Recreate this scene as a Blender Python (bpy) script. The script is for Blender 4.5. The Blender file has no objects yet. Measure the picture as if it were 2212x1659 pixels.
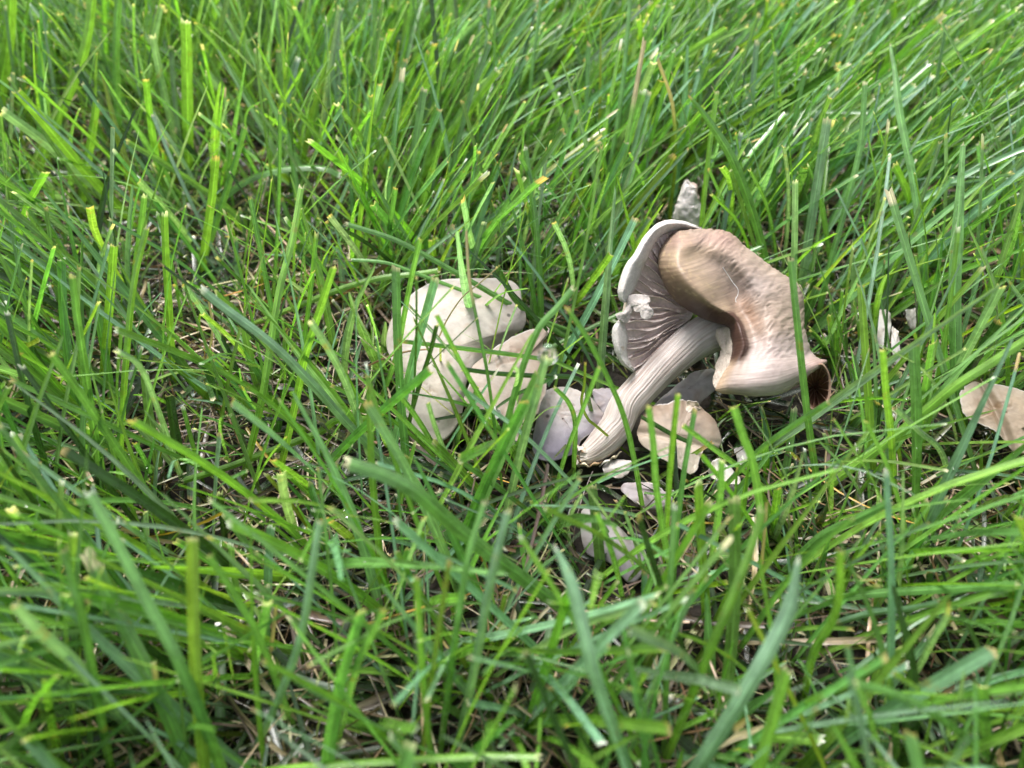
import bpy, math
import numpy as np
from mathutils import Vector, Matrix

rng = np.random.default_rng(20231)
scene = bpy.context.scene
col = scene.collection

# ------------------------------------------------------------------ camera
CAM_H = 0.220                      # phone held 22 cm over the lawn
PITCH = math.radians(47.0)         # looking down
HFOV = math.radians(66.0)
cam_d = bpy.data.cameras.new('camera')
cam = bpy.data.objects.new('camera', cam_d)
col.objects.link(cam)
cam.location = (0, 0, CAM_H)
cam.rotation_euler = (math.radians(90) - PITCH, 0, 0)
cam_d.sensor_width = 9.8
cam_d.lens = 9.8 / (2 * math.tan(HFOV / 2))
cam_d.clip_start = 0.005
cam_d.clip_end = 200.0
cam_d.dof.use_dof = True
cam_d.dof.focus_distance = 0.262
cam_d.dof.aperture_fstop = 2.5
scene.camera = cam

# ------------------------------------------------------------------ sky, sun, exposure
SUN_EL, SUN_AZ = math.radians(62), math.radians(-35)
world = bpy.data.worlds.new('World')
scene.world = world
world.use_nodes = True
nt = world.node_tree
bg = nt.nodes['Background']
sky = nt.nodes.new('ShaderNodeTexSky')
sky.sky_type = 'NISHITA'
sky.sun_disc = False
sky.sun_elevation = SUN_EL
sky.sun_rotation = SUN_AZ
sky.dust_density = 6.0
sky.air_density = 1.0
hs = nt.nodes.new('ShaderNodeHueSaturation')     # overcast: cloud takes most of the blue out
hs.inputs['Saturation'].default_value = 0.42
nt.links.new(sky.outputs[0], hs.inputs['Color'])
nt.links.new(hs.outputs[0], bg.inputs['Color'])
bg.inputs['Strength'].default_value = 0.074
sun_d = bpy.data.lights.new('sun', 'SUN')
sun_d.energy = 1.5
sun_d.angle = math.radians(28)
sun_d.color = (1.0, 0.98, 0.95)
sun = bpy.data.objects.new('sun', sun_d)
col.objects.link(sun)
sd = Vector((math.sin(SUN_AZ) * math.cos(SUN_EL), math.cos(SUN_AZ) * math.cos(SUN_EL), math.sin(SUN_EL)))
sun.rotation_euler = sd.to_track_quat('Z', 'Y').to_euler()
sun.location = (0, 0, 3)
vs = scene.view_settings
vs.view_transform = 'Standard'
vs.look = 'None'
vs.exposure = 1.88
vs.gamma = 1.0
vs.use_curve_mapping = False
scene.cycles.max_bounces = 8
scene.cycles.transparent_max_bounces = 8
scene.cycles.use_denoising = True

# ------------------------------------------------------------------ photograph geometry -> place
FWD = np.array([0, math.cos(PITCH), -math.sin(PITCH)])
UPV = np.array([0, math.sin(PITCH), math.cos(PITCH)])
RGT = np.array([1.0, 0, 0])
CAM = np.array([0, 0, CAM_H])
TX = math.tan(HFOV / 2)
PW, PH = 2212.0, 1659.0

def ray(px, py):
    px = np.asarray(px, float); py = np.asarray(py, float)
    sx = (px - PW / 2) / (PW / 2) * TX
    sy = -(py - PH / 2) / (PW / 2) * TX
    return FWD + sx[..., None] * RGT + sy[..., None] * UPV

def at_depth(px, py, d):
    return CAM + ray(px, py) * np.asarray(d, float)[..., None]

def at_z(px, py, z):
    r = ray(px, py)
    t = (np.asarray(z, float) - CAM_H) / r[..., 2]
    return CAM + r * t[..., None]

def at_y(px, py, y):
    r = ray(px, py)
    t = np.asarray(y, float) / r[..., 1]
    return CAM + r * t[..., None]

def project(P):
    v = P - CAM
    d = v @ FWD
    return (v @ RGT) / d / TX * PW / 2 + PW / 2, -(v @ UPV) / d / TX * PW / 2 + PH / 2, d

def depth_of(px, py, z):
    return float((at_z(px, py, z) - CAM) @ FWD)

# ------------------------------------------------------------------ numeric helpers
def hash3(i, j, k, seed):
    n = (i * 73856093) ^ (j * 19349663) ^ (k * 83492791) ^ (seed * 2654435)
    n = (n ^ (n >> 13)) * 1274126177 & 0x7fffffff
    n = (n ^ (n >> 16)) & 0xffff
    return n / 65535.0

def vnoise(p, seed=0):
    p = np.asarray(p, float)
    f = np.floor(p).astype(np.int64)
    t = p - f
    t = t * t * (3 - 2 * t)
    out = 0
    for dx in (0, 1):
        for dy in (0, 1):
            for dz in (0, 1):
                w = (t[..., 0] if dx else 1 - t[..., 0]) * (t[..., 1] if dy else 1 - t[..., 1]) * (t[..., 2] if dz else 1 - t[..., 2])
                out = out + w * hash3(f[..., 0] + dx, f[..., 1] + dy, f[..., 2] + dz, seed)
    return out * 2 - 1

def fbm(p, seed=0, octaves=4):
    a, s, out = 1.0, 1.0, 0
    for o in range(octaves):
        out = out + a * vnoise(np.asarray(p) * s + 17.3 * o, seed + o)
        a *= 0.5; s *= 2.03
    return out / 1.9

def catmull(P, n, closed=False):
    """P (k, dim) -> (n, dim) Catmull-Rom samples"""
    P = np.asarray(P, float)
    k = len(P)
    if closed:
        t = np.linspace(0, k, n, endpoint=False)
        i = np.floor(t).astype(int); f = (t - i)[:, None]
        p0, p1, p2, p3 = P[(i - 1) % k], P[i % k], P[(i + 1) % k], P[(i + 2) % k]
    else:
        E = np.vstack([2 * P[0] - P[1], P, 2 * P[-1] - P[-2]])
        t = np.linspace(0, k - 1, n)
        i = np.minimum(np.floor(t).astype(int), k - 2); f = (t - i)[:, None]
        p0, p1, p2, p3 = E[i], E[i + 1], E[i + 2], E[i + 3]
    return 0.5 * (2 * p1 + (p2 - p0) * f + (2 * p0 - 5 * p1 + 4 * p2 - p3) * f ** 2 + (3 * p1 - p0 - 3 * p2 + p3) * f ** 3)

def catmull_net(C, nu, nv):
    C = np.asarray(C, float)
    A = np.stack([catmull(C[:, j], nu) for j in range(C.shape[1])], 1)
    return np.stack([catmull(A[i], nv) for i in range(nu)], 0)

def normalize(v):
    return v / np.maximum(np.linalg.norm(v, axis=-1, keepdims=True), 1e-12)

def grid_normals(G, closed_v=False):
    du = np.gradient(G, axis=0)
    if closed_v:
        dv = (np.roll(G, -1, 1) - np.roll(G, 1, 1)) / 2
    else:
        dv = np.gradient(G, axis=1)
    return normalize(np.cross(du, dv))

def grid_faces(nu, nv, closed_v=False, off=0):
    i, j = np.meshgrid(np.arange(nu - 1), np.arange(nv if closed_v else nv - 1), indexing='ij')
    j2 = (j + 1) % nv
    return np.stack([i * nv + j, (i + 1) * nv + j, (i + 1) * nv + j2, i * nv + j2], -1).reshape(-1, 4) + off

def make_mesh(name, V, F, colr=None, uv=None, smooth=True):
    """one mesh from arrays: V (n,3), F (m,4) quads (or list of arrays), per-vertex colour and uv"""
    me = bpy.data.meshes.new(name)
    V = np.ascontiguousarray(V, dtype=np.float32)
    Fs = F if isinstance(F, list) else [F]
    loops = np.concatenate([f.ravel() for f in Fs]).astype(np.int32)
    counts = np.concatenate([np.full(len(f), f.shape[1]) for f in Fs]).astype(np.int32)
    starts = np.concatenate([[0], np.cumsum(counts)[:-1]]).astype(np.int32)
    me.vertices.add(len(V)); me.vertices.foreach_set('co', V.ravel())
    me.loops.add(len(loops)); me.loops.foreach_set('vertex_index', loops)
    me.polygons.add(len(counts)); me.polygons.foreach_set('loop_start', starts)
    me.polygons.foreach_set('loop_total', counts)
    me.polygons.foreach_set('use_smooth', np.full(len(counts), smooth))
    if colr is not None:
        a = me.color_attributes.new('Col', 'FLOAT_COLOR', 'POINT')
        c4 = np.ones((len(V), 4), np.float32); c4[:, :3] = np.clip(colr, 0, 1)
        a.data.foreach_set('color', c4.ravel())
    if uv is not None:
        l = me.uv_layers.new(name='UVMap')
        l.data.foreach_set('uv', np.ascontiguousarray(uv[loops], dtype=np.float32).ravel())
    me.update(calc_edges=True)
    me.validate()
    return me

def link(name, me, mat, parent=None, loc=(0, 0, 0)):
    o = bpy.data.objects.new(name, me)
    col.objects.link(o)
    if me is not None:
        me.materials.append(mat)
    o.location = loc
    if parent is not None:
        o.parent = parent
    return o

def tag(o, label, cat, group=None):
    o['label'] = label; o['category'] = cat
    if group: o['group'] = group
    return o

# ------------------------------------------------------------------ materials
def new_mat(name):
    m = bpy.data.materials.new(name)
    m.use_nodes = True
    t = m.node_tree
    return m, t, t.nodes['Principled BSDF'], t.nodes['Material Output']

def N(t, typ, **kw):
    n = t.nodes.new(typ)
    for k, v in kw.items():
        setattr(n, k, v)
    return n

def grass_material(name, transl=0.34, rough=0.25):
    m, t, b, out = new_mat(name)
    L = t.links.new
    c = N(t, 'ShaderNodeVertexColor', layer_name='Col')
    uv = N(t, 'ShaderNodeUVMap', uv_map='UVMap')
    mp = N(t, 'ShaderNodeMapping'); mp.inputs['Scale'].default_value = (16, 0.9, 1)
    L(uv.outputs[0], mp.inputs[0])
    nz = N(t, 'ShaderNodeTexNoise'); nz.inputs['Scale'].default_value = 1.0; nz.inputs['Detail'].default_value = 2.0
    L(mp.outputs[0], nz.inputs['Vector'])
    geo = N(t, 'ShaderNodeNewGeometry')
    mot = N(t, 'ShaderNodeTexNoise'); mot.inputs['Scale'].default_value = 220; mot.inputs['Detail'].default_value = 3
    L(geo.outputs['Position'], mot.inputs['Vector'])
    r1 = N(t, 'ShaderNodeMapRange'); r1.inputs[1].default_value = 0.3; r1.inputs[2].default_value = 0.7
    r1.inputs[3].default_value = 0.62; r1.inputs[4].default_value = 1.35
    L(nz.outputs[0], r1.inputs[0])
    r2 = N(t, 'ShaderNodeMapRange'); r2.inputs[1].default_value = 0.3; r2.inputs[2].default_value = 0.7
    r2.inputs[3].default_value = 0.8; r2.inputs[4].default_value = 1.2
    L(mot.outputs[0], r2.inputs[0])
    mu = N(t, 'ShaderNodeMath', operation='MULTIPLY'); L(r1.outputs[0], mu.inputs[0]); L(r2.outputs[0], mu.inputs[1])
    vm = N(t, 'ShaderNodeVectorMath', operation='SCALE'); L(c.outputs[0], vm.inputs[0]); L(mu.outputs[0], vm.inputs['Scale'])
    wn = N(t, 'ShaderNodeTexNoise'); wn.inputs['Scale'].default_value = 95; wn.inputs['Detail'].default_value = 4; wn.inputs['Roughness'].default_value = .65
    L(geo.outputs['Position'], wn.inputs['Vector'])
    wr_ = N(t, 'ShaderNodeMapRange'); wr_.inputs[1].default_value = 0.63; wr_.inputs[2].default_value = 0.72; wr_.inputs[3].default_value = 0; wr_.inputs[4].default_value = .6
    L(wn.outputs[0], wr_.inputs[0])
    wm_ = N(t, 'ShaderNodeMix', data_type='RGBA'); wm_.inputs[7].default_value = (.26, .19, .05, 1)
    L(wr_.outputs[0], wm_.inputs[0]); L(vm.outputs[0], wm_.inputs[6])
    # paler midrib
    sx = N(t, 'ShaderNodeSeparateXYZ'); L(uv.outputs[0], sx.inputs[0])
    mr = N(t, 'ShaderNodeMath', operation='SUBTRACT'); L(sx.outputs[0], mr.inputs[0]); mr.inputs[1].default_value = 0.5
    ab = N(t, 'ShaderNodeMath', operation='ABSOLUTE'); L(mr.outputs[0], ab.inputs[0])
    rr = N(t, 'ShaderNodeMapRange'); rr.inputs[1].default_value = 0.02; rr.inputs[2].default_value = 0.09
    rr.inputs[3].default_value = 1.55; rr.inputs[4].default_value = 1.0
    L(ab.outputs[0], rr.inputs[0])
    v2 = N(t, 'ShaderNodeVectorMath', operation='SCALE'); L(wm_.outputs[2], v2.inputs[0]); L(rr.outputs[0], v2.inputs['Scale'])
    L(v2.outputs[0], b.inputs['Base Color'])
    rg = N(t, 'ShaderNodeMapRange'); rg.inputs[3].default_value = rough - .1; rg.inputs[4].default_value = rough + .16
    L(mot.outputs[0], rg.inputs[0]); L(rg.outputs[0], b.inputs['Roughness'])
    b.inputs['Specular IOR Level'].default_value = 0.75
    b.inputs['Coat Weight'].default_value = 0.6; b.inputs['Coat Roughness'].default_value = 0.16
    bp = N(t, 'ShaderNodeBump'); bp.inputs['Strength'].default_value = 0.35; bp.inputs['Distance'].default_value = 0.0003
    L(nz.outputs[0], bp.inputs['Height']); L(bp.outputs[0], b.inputs['Normal'])
    tr = N(t, 'ShaderNodeBsdfTranslucent')
    tc = N(t, 'ShaderNodeVectorMath', operation='MULTIPLY'); tc.inputs[1].default_value = (1.8, 1.85, 0.7)
    L(v2.outputs[0], tc.inputs[0]); L(tc.outputs[0], tr.inputs[0])
    mx = N(t, 'ShaderNodeMixShader'); mx.inputs[0].default_value = transl
    L(b.outputs[0], mx.inputs[1]); L(tr.outputs[0], mx.inputs[2]); L(mx.outputs[0], out.inputs[0])
    return m

def flesh_material(name, rough=0.62, bump=0.35, scale=900, speck=0.0, sss=0.12, streak=None, vary=(.86, 1.1)):
    m, t, b, out = new_mat(name)
    L = t.links.new
    c = N(t, 'ShaderNodeVertexColor', layer_name='Col')
    geo = N(t, 'ShaderNodeNewGeometry')
    n1 = N(t, 'ShaderNodeTexNoise'); n1.inputs['Scale'].default_value = scale; n1.inputs['Detail'].default_value = 4
    n2 = N(t, 'ShaderNodeTexNoise'); n2.inputs['Scale'].default_value = scale * .2; n2.inputs['Detail'].default_value = 4
    if streak:
        uv = N(t, 'ShaderNodeUVMap', uv_map='UVMap')
        mp = N(t, 'ShaderNodeMapping'); mp.inputs['Scale'].default_value = streak
        L(uv.outputs[0], mp.inputs[0]); L(mp.outputs[0], n1.inputs['Vector']); n1.inputs['Scale'].default_value = 1.0
        n1.inputs['Distortion'].default_value = 0.6
    else:
        L(geo.outputs['Position'], n1.inputs['Vector'])
    L(geo.outputs['Position'], n2.inputs['Vector'])
    r1 = N(t, 'ShaderNodeMapRange'); r1.inputs[1].default_value = 0.3; r1.inputs[2].default_value = 0.7
    r1.inputs[3].default_value = vary[0]; r1.inputs[4].default_value = vary[1]; L(n1.outputs[0], r1.inputs[0])
    r2 = N(t, 'ShaderNodeMapRange'); r2.inputs[1].default_value = 0.3; r2.inputs[2].default_value = 0.7
    r2.inputs[3].default_value = 0.84; r2.inputs[4].default_value = 1.1; L(n2.outputs[0], r2.inputs[0])
    mu = N(t, 'ShaderNodeMath', operation='MULTIPLY'); L(r1.outputs[0], mu.inputs[0]); L(r2.outputs[0], mu.inputs[1])
    last = mu
    if speck:
        vo = N(t, 'ShaderNodeTexVoronoi'); vo.inputs['Scale'].default_value = speck
        L(geo.outputs['Position'], vo.inputs['Vector'])
        rs = N(t, 'ShaderNodeMapRange'); rs.inputs[1].default_value = 0.05; rs.inputs[2].default_value = 0.09
        rs.inputs[3].default_value = 0.25; rs.inputs[4].default_value = 1.0
        L(vo.outputs['Distance'], rs.inputs[0])
        m3 = N(t, 'ShaderNodeMath', operation='MULTIPLY'); L(mu.outputs[0], m3.inputs[0]); L(rs.outputs[0], m3.inputs[1])
        last = m3
    vm = N(t, 'ShaderNodeVectorMath', operation='SCALE'); L(c.outputs[0], vm.inputs[0]); L(last.outputs[0], vm.inputs['Scale'])
    L(vm.outputs[0], b.inputs['Base Color'])
    b.inputs['Roughness'].default_value = rough
    b.inputs['Specular IOR Level'].default_value = 0.35
    b.inputs['Subsurface Weight'].default_value = sss
    b.inputs['Subsurface Radius'].default_value = (1.0, 0.7, 0.5)
    b.inputs['Subsurface Scale'].default_value = 0.0015
    bp = N(t, 'ShaderNodeBump'); bp.inputs['Strength'].default_value = bump; bp.inputs['Distance'].default_value = 0.0004
    L(n1.outputs[0], bp.inputs['Height']); L(bp.outputs[0], b.inputs['Normal'])
    return m

M_GRASS = grass_material('grass_blade_green')
M_STRAW = grass_material('dry_straw', transl=0.15, rough=0.6)
M_CAP = flesh_material('brown_cap_skin', rough=0.48, bump=0.2, streak=(26, 6, 1), vary=(.84, 1.14))
M_PALE = flesh_material('pale_cap_skin', rough=0.55, bump=0.5, scale=420, speck=95, vary=(.88, 1.08))
M_FLESH = flesh_material('white_flesh', rough=0.75, bump=0.6, scale=1400)
M_STEM = flesh_material('fibrous_stem_skin', rough=0.6, bump=0.3, streak=(46, 4.0, 1), vary=(.86, 1.1))
M_GILL = flesh_material('gill_flesh', rough=0.6, bump=0.2, scale=900, sss=0.15)

def soil_material():
    m, t, b, out = new_mat('lawn_soil')
    L = t.links.new
    geo = N(t, 'ShaderNodeNewGeometry')
    n1 = N(t, 'ShaderNodeTexNoise'); n1.inputs['Scale'].default_value = 160; n1.inputs['Detail'].default_value = 8
    n2 = N(t, 'ShaderNodeTexNoise'); n2.inputs['Scale'].default_value = 25; n2.inputs['Detail'].default_value = 4
    L(geo.outputs['Position'], n1.inputs['Vector']); L(geo.outputs['Position'], n2.inputs['Vector'])
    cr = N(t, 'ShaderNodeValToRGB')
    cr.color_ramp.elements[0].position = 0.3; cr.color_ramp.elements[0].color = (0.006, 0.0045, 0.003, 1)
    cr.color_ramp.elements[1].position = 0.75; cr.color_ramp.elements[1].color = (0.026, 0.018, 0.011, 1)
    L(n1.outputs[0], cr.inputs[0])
    # beyond the built blades the sheet itself carries the lawn's green
    ln = N(t, 'ShaderNodeVectorMath', operation='LENGTH'); L(geo.outputs['Position'], ln.inputs[0])
    rg = N(t, 'ShaderNodeMapRange'); rg.inputs[1].default_value = 1.0; rg.inputs[2].default_value = 1.6
    L(ln.outputs['Value'], rg.inputs[0])
    g = N(t, 'ShaderNodeValToRGB')
    g.color_ramp.elements[0].color = (0.03, 0.075, 0.012, 1); g.color_ramp.elements[1].color = (0.09, 0.2, 0.03, 1)
    L(n1.outputs[0], g.inputs[0])
    mx = N(t, 'ShaderNodeMix', data_type='RGBA')
    L(rg.outputs[0], mx.inputs[0]); L(cr.outputs[0], mx.inputs[6]); L(g.outputs[0], mx.inputs[7])
    L(mx.outputs[2], b.inputs['Base Color'])
    b.inputs['Roughness'].default_value = 0.9
    bp = N(t, 'ShaderNodeBump'); bp.inputs['Strength'].default_value = 0.8; bp.inputs['Distance'].default_value = 0.004
    L(n1.outputs[0], bp.inputs['Height']); L(bp.outputs[0], b.inputs['Normal'])
    return m

def drop_material():
    m, t, b, out = new_mat('dew_water')
    b.inputs['Base Color'].default_value = (1, 1, 1, 1)
    b.inputs['Roughness'].default_value = 0.02
    b.inputs['IOR'].default_value = 1.33
    b.inputs['Transmission Weight'].default_value = 1.0
    return m
M_DROP = drop_material()

# ------------------------------------------------------------------ ground
xs = np.concatenate([[-60, -12, -4, -1.6], np.linspace(-0.9, 0.9, 181), [1.6, 4, 12, 60]])
ys = np.concatenate([[-60, -12, -4, -1.4], np.linspace(-0.5, 1.3, 181), [1.8, 4, 12, 60]])
GX, GY = np.meshgrid(xs, ys, indexing='ij')
GZ = 0.004 * fbm(np.stack([GX * 18, GY * 18, 0 * GX], -1), 5) + 0.0025 * fbm(np.stack([GX * 90, GY * 90, 0 * GX], -1), 9)
GZ = np.where((abs(GX) > 1.2) | (GY > 1.6) | (GY < -.8), 0, GZ) - 0.002
me = make_mesh('ground', np.stack([GX, GY, GZ], -1).reshape(-1, 3), grid_faces(len(xs), len(ys)))
ground = link('ground', me, soil_material())
ground['kind'] = 'structure'

# ------------------------------------------------------------------ main mushroom
def c1(p):   # detail coordinates of the close study of the mushroom -> photograph coordinates
    p = np.asarray(p, float)
    return 1206.9 + p[..., 0] * 0.29762, 356.6 + p[..., 1] * 0.29762

BASE = at_z(1262., 985., 0.004)
mush = bpy.data.objects.new('mushroom', None)
col.objects.link(mush); mush.location = BASE
tag(mush, 'big uprooted mushroom with curled brown cap, exposed gills and thick fibrous stem', 'mushroom')
CAPD = depth_of(1530., 740., 0.036)       # distance of the cap's body from the phone

def c1w(ctrl):
    """control net rows of (cx, cy, mm towards the viewer) -> world"""
    C = np.asarray(ctrl, float)
    px, py = c1(C)
    return at_depth(px, py, CAPD - C[..., 2] * 0.001)

def solid_patch(G, thick, closed_rim=True):
    """double a grid into a sheet with thickness; returns V, F, index of top verts"""
    nu, nv = G.shape[:2]
    n = grid_normals(G)
    toC = CAM - G.mean((0, 1))
    if (n * toC).sum(-1).mean() < 0: n = -n; flip = True
    else: flip = False
    B = G - n * thick
    V = np.concatenate([G.reshape(-1, 3), B.reshape(-1, 3)])
    F = grid_faces(nu, nv); Fb = grid_faces(nu, nv, off=nu * nv)[:, ::-1]
    idx = np.arange(nu * nv).reshape(nu, nv)
    bd = np.concatenate([idx[:, 0], idx[-1, 1:], idx[-2::-1, -1], idx[0, -2:0:-1]])
    b2 = np.roll(bd, -1)
    Fr = np.stack([bd, bd + nu * nv, b2 + nu * nv, b2], -1)
    F = np.concatenate([F, Fb, Fr])
    return V, (F[:, ::-1] if flip else F)

# --- cap: rolled lobe, valley, wrinkled back, flared lip
NET = [
 [(840,500,-16),(812,505,-10),(870,480,-4),(930,472,-5),(960,468,-7),(1000,466,-10),(1020,475,-17)],
 [(775,600,-17),(748,590,-8),(860,560,4),(1000,545,3),(1080,500,-2),(1140,473,-7),(1140,485,-15)],
 [(765,720,-17),(722,700,-6),(850,690,9),(1010,640,4),(1150,570,2),(1245,505,-5),(1240,520,-15)],
 [(805,830,-15),(750,830,-4),(900,800,12),(1120,730,3),(1250,640,3),(1350,588,-5),(1345,610,-15)],
 [(895,950,-13),(848,985,-3),(1000,910,13),(1215,830,2),(1360,740,4),(1540,735,-5),(1520,755,-15)],
 [(1045,1040,-11),(1020,1098,-2),(1110,1010,12),(1280,950,1),(1450,860,5),(1675,830,-5),(1650,850,-15)],
 [(1155,1090,-9),(1150,1145,0),(1215,1070,10),(1310,1045,2),(1500,960,6),(1757,897,-5),(1730,910,-15)],
 [(1215,1140,-7),(1235,1170,3),(1290,1130,9),(1360,1120,4),(1540,1050,7),(1770,1030,-4),(1740,1030,-15)],
 [(1235,1240,-4),(1258,1235,5),(1325,1220,11),(1400,1220,7),(1560,1150,9),(1768,1140,-2),(1740,1140,-13)],
 [(1240,1340,-3),(1262,1345,6),(1340,1320,12),(1420,1310,9),(1580,1260,11),(1787,1240,0),(1755,1245,-11)],
 [(1205,1430,0),(1235,1440,7),(1295,1420,12),(1400,1400,12),(1600,1370,13),(1832,1370,2),(1800,1390,-9)],
 [(1155,1530,2),(1180,1540,8),(1245,1520,13),(1400,1500,15),(1620,1470,16),(1880,1412,5),(1850,1440,-7)],
 [(1138,1600,2),(1140,1625,8),(1240,1610,14),(1420,1600,16),(1640,1570,16),(1930,1428,6),(1890,1470,-4)],
 [(1160,1640,3),(1180,1655,8),(1300,1662,12),(1460,1670,13),(1650,1640,12),(1850,1490,7),(1850,1500,-2)],
 [(1180,1640,-1),(1200,1650,2),(1310,1652,5),(1460,1655,6),(1640,1625,5),(1800,1530,3),(1820,1520,-4)],
]
NU, NV = 210, 130
G = catmull_net(c1w(NET), NU, NV)
n = grid_normals(G)
toC = normalize(CAM - G.mean((0, 1)))
if (n @ toC).mean() < 0: n = -n
PX, PY, PD = project(G)
CX, CY = (PX - 1206.9) / 0.29762, (PY - 356.6) / 0.29762
U = np.linspace(0, 14, NU)[:, None] * np.ones((1, NV))
Vv = np.linspace(0, 6, NV)[None, :] * np.ones((NU, 1))
def sstep(a, b, x):
    t = np.clip((x - a) / (b - a), 0, 1); return t * t * (3 - 2 * t)
# wrinkles: crumpled skin over the back, finer radial creases on the lip
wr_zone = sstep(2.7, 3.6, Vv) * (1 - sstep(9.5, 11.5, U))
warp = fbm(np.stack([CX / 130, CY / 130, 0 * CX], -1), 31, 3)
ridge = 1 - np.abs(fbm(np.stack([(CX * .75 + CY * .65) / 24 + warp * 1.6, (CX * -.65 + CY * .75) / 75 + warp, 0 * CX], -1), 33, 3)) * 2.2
fine = fbm(np.stack([(CX * .9 + CY * .3) / 26, (CY * .9 - CX * .3) / 60, 0 * CX], -1), 37, 3)
rad = fbm(np.stack([U * 20, Vv * 0.8, 0 * U], -1), 41, 3)
disp = wr_zone * (ridge - .4) * 0.00034 + fine * 0.00008 + rad * 0.00014 * (1 - wr_zone * .6)
disp += 0.0008 * fbm(np.stack([CX / 240, CY / 240, 0 * CX + 5], -1), 43, 2)
G = G + n * disp[..., None]
# pigment
c_tan = np.array([.36, .275, .222]); c_gold = np.array([.345, .255, .17]); c_dark = np.array([.07, .034, .024])
c_pink = np.array([.39, .315, .29]); c_rose = np.array([.29, .19, .155]); c_rust = np.array([.26, .155, .10]); c_cream = np.array([.43, .36, .345])
blot = fbm(np.stack([CX / 150, CY / 150, 0 * CX + 2], -1), 51, 4)
C = np.ones((NU, NV, 3)) * c_tan
def mixc(C, c, w):
    w = np.clip(w, 0, 1)[..., None]; return C * (1 - w) + c * w
C = mixc(C, c_gold, sstep(3.2, 2.4, Vv) * sstep(9, 6, U) * (0.75 + .4 * blot))
C = mixc(C, c_rose, np.exp(-(((CX - 1180) / 190) ** 2 + ((CY - 530) / 110) ** 2)) * .9 + np.exp(-(((CX - 850) / 120) ** 2 + ((CY - 560) / 70) ** 2)) * .8)
C = mixc(C, c_gold * 1.25, np.exp(-(((CX - 1000) / 150) ** 2 + ((CY - 640) / 60) ** 2)) * .8)
C = mixc(C, c_cream * .9, np.exp(-(((CX - 1420) / 150) ** 2 + ((CY - 880) / 90) ** 2)) * .55)
C = mixc(C, c_rust, np.exp(-(((CX - 1380 - (CY - 1080) * .5) / 75) ** 2 + ((CY - 1080) / 140) ** 2)) * (.75 + .5 * rad))
C = mixc(C, c_pink, sstep(1180, 1330, CY + .10 * (CX - 1500) + 60 * rad) * sstep(2.4, 3.0, Vv))
C = mixc(C, c_cream, sstep(10.5, 12.5, U) * .6 * sstep(1750, 1600, CX))
C = mixc(C, np.array([.40, .27, .24]), sstep(1720, 1900, CX) * sstep(1360, 1440, CY) * .9)
# the rolled margin is water-soaked dark, paling towards the lip
marg = sstep(1.95, 1.5, Vv + .10 * rad - .10 * (U - 4)) * sstep(2.8, 4.8, U + .3 * blot) + sstep(2.8, 2.45, Vv + .08 * rad) * sstep(5.6, 6.3, U)
C = mixc(C, np.array([.19, .115, .065]), sstep(2.6, 1.5, Vv + .2 * blot) * sstep(1.2, 3.2, U) * (1 - sstep(8.5, 9.5, U)) * .75)
marg = marg * (1 - .92 * sstep(9.1, 10.6, U))
C = mixc(C, c_dark, marg)
C = mixc(C, np.array([.50, .36, .24]), sstep(2.3, 1.2, Vv) * sstep(9.4, 10.4, U) * .75)
flk = fbm(np.stack([U * 5.0, Vv * 14, 0 * U], -1), 47, 4)
C = mixc(C, np.array([.50, .38, .22]), sstep(.15, .55, flk) * sstep(3.3, 2.2, Vv) * (1 - np.clip(marg, 0, 1)) * sstep(7, 5, U) * .55)
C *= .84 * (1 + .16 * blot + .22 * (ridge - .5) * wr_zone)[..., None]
thick = 0.0016
Vt, Ft = solid_patch(G, thick)
Ct = np.concatenate([C.reshape(-1, 3), np.ones((NU * NV, 3)) * np.array([.42, .33, .28])])
UVt = np.stack([U / 14 * 3, Vv / 6], -1).reshape(-1, 2); UVt = np.concatenate([UVt, UVt])
cap = link('cap', make_mesh('cap', Vt - BASE, Ft, Ct, UVt), M_CAP, mush)
cap['label'] = 'wrinkled tan cap skin with dark rolled brown margin'

# --- gill bowl: the far half of the cap, torn, underside towards the viewer
HUB = np.array([985, 1050, -15.0])
RIMI = np.array([(1040,470,-17),(960,462,-14),(880,458,-11),(800,472,-9),(740,505,-7),(690,570,-6),(640,660,-5),(595,740,-5),(555,860,-5),(515,975,-6),
        (495,1060,-7),(470,1150,-5),(483,1250,-5),(482,1340,-5),(502,1420,-6),(550,1488,-8),(640,1455,-12),(740,1370,-17)], float)
NR, NT = 120, 26
rim = catmull(RIMI, NR)
tt = np.linspace(0, 1, NT)
def bowl_pt(r, t):
    """r (...,3) rim point, t 0 at rim .. 1 at hub, in study coordinates"""
    p = r + (HUB - r) * t[..., None]
    sag = np.sin(np.pi * np.clip(t, 0, 1)) ** 0.8
    p = p.copy()
    p[..., 2] -= 2.5 * sag
    p[..., 1] += 45 * sag * sstep(900, 1300, r[..., 1])      # lower gills hang
    return p
B = bowl_pt(rim[:, None, :] * np.ones((1, NT, 1)), np.ones((NR, 1)) * tt[None])
GB = c1w(B)
Vb, Fb = solid_patch(GB, 0.0022)
cb = np.ones((len(Vb), 3)) * np.array([.68, .55, .52]); cb[NR * NT:] = (.62, .52, .42)
bowl = link('cap_underside', make_mesh('cap_underside', Vb - BASE, Fb, cb), M_GILL, mush)
bowl['label'] = 'torn half of the cap turned gills out'
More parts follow.
